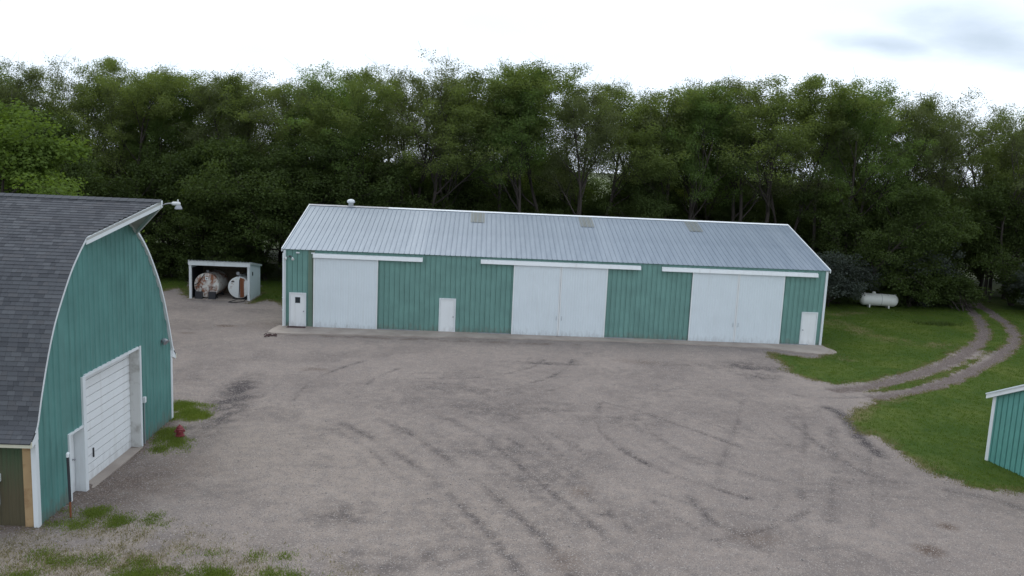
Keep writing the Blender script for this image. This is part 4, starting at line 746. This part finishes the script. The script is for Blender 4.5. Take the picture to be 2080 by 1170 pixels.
for x in (-0.05, W2 - 0.09): MB().box(x, -0.045, -0.1, x + 0.14, 0.06, H2 - 0.06).build('corner_trim', 'white_trim', ob)
for s_ in (0, 1):
    e0, e1 = (-0.25, W2 / 2) if s_ == 0 else (W2 + 0.25, W2 / 2); ze = H2 - 0.25 * (R2 - H2) / (W2 / 2)
    P = [(e0, ze), (e1, R2)]
    MB().hexa([(P[0][0], -0.16, P[0][1] - 0.13), (P[1][0], -0.16, P[1][1] - 0.13), (P[1][0], -0.06, P[1][1] - 0.13), (P[0][0], -0.06, P[0][1] - 0.13), (P[0][0], -0.16, P[0][1] + 0.07), (P[1][0], -0.16, P[1][1] + 0.07), (P[1][0], -0.06, P[1][1] + 0.07), (P[0][0], -0.06, P[0][1] + 0.07)]).build('rake_trim', 'white_clean', ob)
    MB().hexa([(P[0][0], -0.2, P[0][1] + 0.03), (P[1][0], -0.2, P[1][1] + 0.03), (P[1][0], L2 + 0.2, P[1][1] + 0.03), (P[0][0], L2 + 0.2, P[0][1] + 0.03), (P[0][0], -0.2, P[0][1] + 0.08), (P[1][0], -0.2, P[1][1] + 0.08), (P[1][0], L2 + 0.2, P[1][1] + 0.08), (P[0][0], L2 + 0.2, P[0][1] + 0.08)]).build('roof', 'white_door', ob)

# ------------------------------------------------------------------ trees
def rot_about(d, ax, a): return Matrix.Rotation(a, 3, ax) @ d
def make_tree(seed, H, kind):
    """returns wood MB and leaf arrays; H total height"""
    r = random.Random(seed); wood = MB(); tips = []
    def branch(p, d, length, rad, level, seg):
        pts = [Vector(p)]; rads = [rad]; d = Vector(d).normalized(); n = max(2, int(length / seg)); st = length / n
        for i in range(n):
            bd = 0.045 if level == 0 and kind == 'tall' else 0.10
            d = (d + Vector((r.gauss(0, bd), r.gauss(0, bd), r.gauss(0, 0.05) + (0.05 if level else 0.03)))).normalized()
            pts.append(pts[-1] + d * st); rads.append(max(0.008, rad * (1 - 0.62 * (i + 1) / n)))
        wood.tube(pts, rads, 7 if level == 0 else (5 if level == 1 else 3), caps=False); return pts, rads, d
    def grow(p, d, length, rad, level):
        pts, rads, dend = branch(p, d, length, rad, level, 0.9 if level < 2 else 0.6)
        n = len(pts)
        if level >= 3:
            tips.append((pts[-1], 1.0)); 
            if n > 2: tips.append((pts[n // 2], 0.7))
            return
        lo = {0: 0.44, 1: 0.3, 2: 0.25}[level] if kind == 'tall' else {0: 0.16, 1: 0.2, 2: 0.2}[level]
        k = {0: r.randint(7, 10), 1: r.randint(5, 7), 2: r.randint(3, 4)}[level] if kind == 'tall' else {0: r.randint(9, 13), 1: r.randint(5, 7), 2: r.randint(3, 4)}[level]
        for j in range(k):
            f = lo + (1 - lo) * (j + r.random()) / k; q = f * (n - 1); i = min(int(q), n - 2); pp_ = pts[i].lerp(pts[i + 1], q - i); dd = (pts[i + 1] - pts[i]).normalized()
            ang = r.uniform(0.5, 0.95) if kind == 'tall' else r.uniform(0.7, 1.25)
            if level == 0 and kind == 'tall': ang = r.uniform(0.35, 0.75)
            ax = dd.cross(Vector((r.gauss(0, 1), r.gauss(0, 1), r.gauss(0, 0.4)))).normalized(); nd_ = rot_about(dd, ax, ang)
            ln = length * r.uniform(0.30, 0.48) * (1.15 - 0.45 * f) if level == 0 else length * r.uniform(0.38, 0.6)
            grow(pp_, nd_, max(ln, 0.5), rads[i] * r.uniform(0.45, 0.62), level + 1)
        tips.append((pts[-1], 1.0))
    if kind == 'tall':
        for s_ in range(r.choice((1, 1, 2))):
            grow((r.gauss(0, 0.15), r.gauss(0, 0.15), -0.2), (r.gauss(0, 0.07), r.gauss(0, 0.07), 1), H * r.uniform(0.86, 0.95), 0.17 + 0.05 * r.random(), 0)
    elif kind == 'broad':
        for s_ in range(2): grow((0, 0, -0.2), (r.gauss(0, 0.22), r.gauss(0, 0.22), 1), H * 0.85, 0.13, 0)
    elif kind == 'maple': grow((0, 0, -0.2), (0.02, 0, 1), H * 0.85, 0.22, 0)
    else:
        for s_ in range(5): grow((r.gauss(0, 0.3), r.gauss(0, 0.3), -0.1), (r.gauss(0, 0.5), r.gauss(0, 0.5), 1), H * r.uniform(0.6, 0.85), 0.04, 1)
    return wood, tips
def leaves(tips, seed, per, spread, size, flat=0.7):
    r = np.random.default_rng(seed); C = np.array([tuple(t[0]) for t in tips]); wgt = np.array([t[1] for t in tips]); n = np.maximum(1, (per * wgt * (0.35 + 1.3 * r.random(len(C)))).astype(int))
    R_ = np.repeat(spread * (0.7 + 0.6 * r.random(len(C))), n); B = np.repeat(C, n, 0); k = len(B)
    o_ = r.normal(0, 1, (k, 3)); o_ /= np.linalg.norm(o_, axis=1)[:, None]; o_ *= (r.random(k) ** 0.42)[:, None]      # leafy ball, thicker towards its skin
    B = B + o_ * R_[:, None] * np.array([1, 1, flat]); ok = B[:, 2] > 0.15; B = B[ok]; o_ = o_[ok]; k = len(B)
    nrm = o_ * 0.8 + r.normal(0, 0.55, (k, 3)) + np.array([0, 0, 0.35]); nrm /= np.linalg.norm(nrm, axis=1)[:, None]
    t = r.normal(0, 1, (k, 3)); t -= (t * nrm).sum(1)[:, None] * nrm; t /= np.linalg.norm(t, axis=1)[:, None]; u = np.cross(nrm, t)
    s = (size * (0.6 + 0.8 * r.random(k)))[:, None]
    Vv = np.stack([B - t * s * 0.5, B + u * s * 0.33 + nrm * s * 0.08, B + t * s * 0.5, B - u * s * 0.33 + nrm * s * 0.08], 1).reshape(-1, 3)
    return Vv, np.arange(4 * k).reshape(-1, 4)
def tree_proto(seed, H, kind, per, spread, size, leaf_mat):
    w, tips = make_tree(seed, H, kind); zs = sorted(t[0].z for t in tips); top = zs[int(len(zs) * 0.97)] + 0.3; sc = H / top; tips = [t for t in tips if t[0].z < top + 0.35]
    wm = w.mesh('trunk', 'bark', True); V_, F_ = leaves(tips, seed, per, spread, size)
    lm = np_mesh('crown', V_, F_, leaf_mat)
    return wm, lm, sc, len(F_)
PROTO = {'tall': [tree_proto(100 + i, 17.5, 'tall', (90, 76, 96, 66, 86, 46)[i], 0.74, (0.13, 0.12, 0.13, 0.12, 0.125, 0.12)[i], ('leaf', 'leaf_green', 'leaf', 'leaf_dull', 'leaf', 'leaf_dull')[i]) for i in range(6)],
         'broad': [tree_proto(200 + i, 9.5, 'broad', 58, 0.62, 0.13, 'leaf_low_shaded') for i in range(3)],
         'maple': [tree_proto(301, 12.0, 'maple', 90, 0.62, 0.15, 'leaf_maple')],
         'shrub': [tree_proto(400 + i, 3.2, 'shrub', 60, 0.40, 0.11, 'leaf_low_shaded') for i in range(2)],
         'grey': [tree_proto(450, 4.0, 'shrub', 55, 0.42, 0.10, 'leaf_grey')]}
print('LEAVES', {k: [p[3] for p in v] for k, v in PROTO.items()})
def plant(name, kind, i, x, y, H, label, cat, group=None, wide=1.0, rz=None):
    wm, lm, sc, _ = PROTO[kind][i % len(PROTO[kind])]; base = {'tall': 17.5, 'broad': 9.5, 'maple': 12.0, 'shrub': 3.2, 'grey': 4.0}[kind]
    e = thing(name, label, cat, (x, y, 0), random.uniform(0, 6.28) if rz is None else rz, group); s = H / base * sc; e.scale = (s * wide, s * wide, s)
    for nm, me in (('trunk', wm), ('crown', lm)): np_obj(nm, me, e)
    return e
TOPS = [(-44.2, 16.56), (-41.0, 16.72), (-38.5, 17.44), (-34.9, 18.02), (-31.2, 17.6), (-29.6, 16.78), (-27.5, 17.29), (-23.8, 17.47), (-21.8, 16.83), (-19.7, 16.93), (-17.2, 17.46), (-14.7, 17.38), (-12.6, 18.09), (-9.7, 18.03), (-6.8, 18.37), (-3.8, 17.7), (-1.3, 19.05), (0.8, 18.74), (4.2, 19.11), (6.7, 19.03), (8.9, 17.69), (11.1, 17.58), (13.2, 18.1), (15.8, 18.01), (18.4, 17.72), (20.5, 18.45), (23.1, 17.95), (25.7, 18.07), (27.9, 17.88), (30.5, 18.09), (32.6, 18.82), (34.9, 17.88), (37.2, 17.56), (39.4, 17.66), (41.7, 17.13), (43.9, 17.24), (46.0, 17.76), (50.9, 18.2)]   # (x, height) of the front row canopy at y = 72
tx = np.array([p[0] for p in TOPS]); tz = np.array([p[1] for p in TOPS])
random.seed(21); cnt = 0
LAND = [(-27, 'the crown of the bright maple'), (-20.5, 'the tip of the barn hood'), (-14.5, 'the white fuel shelter'), (-11, 'the gap beside the fuel shelter'), (-5, 'the roof vent of the long shed'), (3, 'the skylight nearest the roof vent'), (11, 'the middle skylight of the long shed'), (18.5, 'the skylight farthest from the vent'), (25, 'the shed end without the roof vent'), (30.5, 'the grey corner shrubs'), (36, 'the propane tank'), (41, 'the bend of the dirt track'), (99, 'the far side of the dirt track')]
def land(x, y):
    q = x * 66 / y
    for lim, nm in LAND:
        if q < lim: return nm
x = -45.0
while x < 54:
    y = 71 + random.uniform(-1.5, 2.0); w_ = land(x, y)
    if not (42.5 < x < 45.0): plant('belt_tree', 'tall', cnt, x, y, float(np.interp(x * 72 / y, tx, tz)) * y / 72 * random.uniform(0.94, 0.99) * (1.05 if x > 22 else 1.0), 'tall front row tree of the belt behind ' + w_, 'tree', 'front row trees behind ' + w_, random.uniform(0.9, 1.2)); cnt += 1
    x += random.uniform(2.0, 3.1)
x = -52.0
while x < 64:
    y = 80 + random.uniform(-2.5, 3.5); w_ = land(x, y)
    plant('belt_tree', 'tall', cnt * 2 + 1, x, y, float(np.interp(x * 72 / y, tx, tz)) * (1 + (y - 72) / 160) * random.uniform(0.84, 0.94), 'tall rear row tree of the belt seen beyond ' + w_, 'tree', 'rear row trees beyond ' + w_, random.uniform(0.9, 1.2)); cnt += 1
    x += random.uniform(4.6, 7.0)
for row, (yy, x, lo, hi, st, nm_) in enumerate(((67.3, -43.0, 6.0, 9.0, 4.4, 'front'), (76.0, -48.0, 7.0, 10.0, 4.0, 'inner'), (87.0, -54.0, 9.5, 11.5, 3.4, 'back'))):
    while x < 52 + row * 8:
        y = yy + random.uniform(-0.9, 1.6); w_ = land(x, y)
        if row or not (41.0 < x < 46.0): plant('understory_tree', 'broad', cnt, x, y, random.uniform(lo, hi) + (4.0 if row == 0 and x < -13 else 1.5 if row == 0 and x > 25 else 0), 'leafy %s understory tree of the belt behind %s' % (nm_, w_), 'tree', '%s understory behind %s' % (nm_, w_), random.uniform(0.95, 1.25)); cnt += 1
        x += st * random.uniform(0.75, 1.25) * (1.9 if row == 0 and -12 < x < 24 else 1.0)
plant('maple_tree', 'maple', 0, -23.6, 43.0, 12.0, 'bright green maple rising behind the shingled barn roof', 'tree', None, 1.4, 0.6)
for i in range(20):
    x = -40 + i * 4.6 + random.uniform(-1.2, 1.2)
    if -12 < x < 21.5 or 40.5 < x < 45.5: continue
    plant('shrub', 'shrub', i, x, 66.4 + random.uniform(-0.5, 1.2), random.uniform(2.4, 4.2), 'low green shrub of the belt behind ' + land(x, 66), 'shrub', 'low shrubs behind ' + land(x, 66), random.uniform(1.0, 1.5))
for x, y, H, lb in ((27.6, 64.9, 4.6, 'grey leaved shrub beside the corner of the long shed'), (29.6, 66.2, 4.0, 'grey leaved shrub just behind the end of the propane tank'), (38.2, 67.0, 5.4, 'tall grey leaved shrub between the propane tank and the track'), (46.6, 64.5, 4.2, 'grey leaved shrub on the far side of the dirt track')):
    plant('grey_shrub', 'grey', 0, x, y, H, lb, 'shrub', None, 1.2)
plant('shrub', 'shrub', 0, 35.9, 65.8, 2.9, 'green bush standing right beside the propane tank', 'shrub', None, 1.5)
plant('shrub', 'shrub', 1, 39.6, 64.9, 3.6, 'dense green bush at the bend where the track enters the trees', 'shrub', None, 1.6)
cl_p = np.stack([33.9 + rng.normal(0, 0.75, 90), 57.6 + rng.normal(0, 0.35, 90), np.full(90, 0.02)], 1)
o = blades('weed_clump', 'low leafy weed clump growing alone in the lawn', cl_p, 0.12, 0.34, 0.06, 6, 'leaf_low_shaded', 0.10); del o['kind']; o['category'] = 'plant'
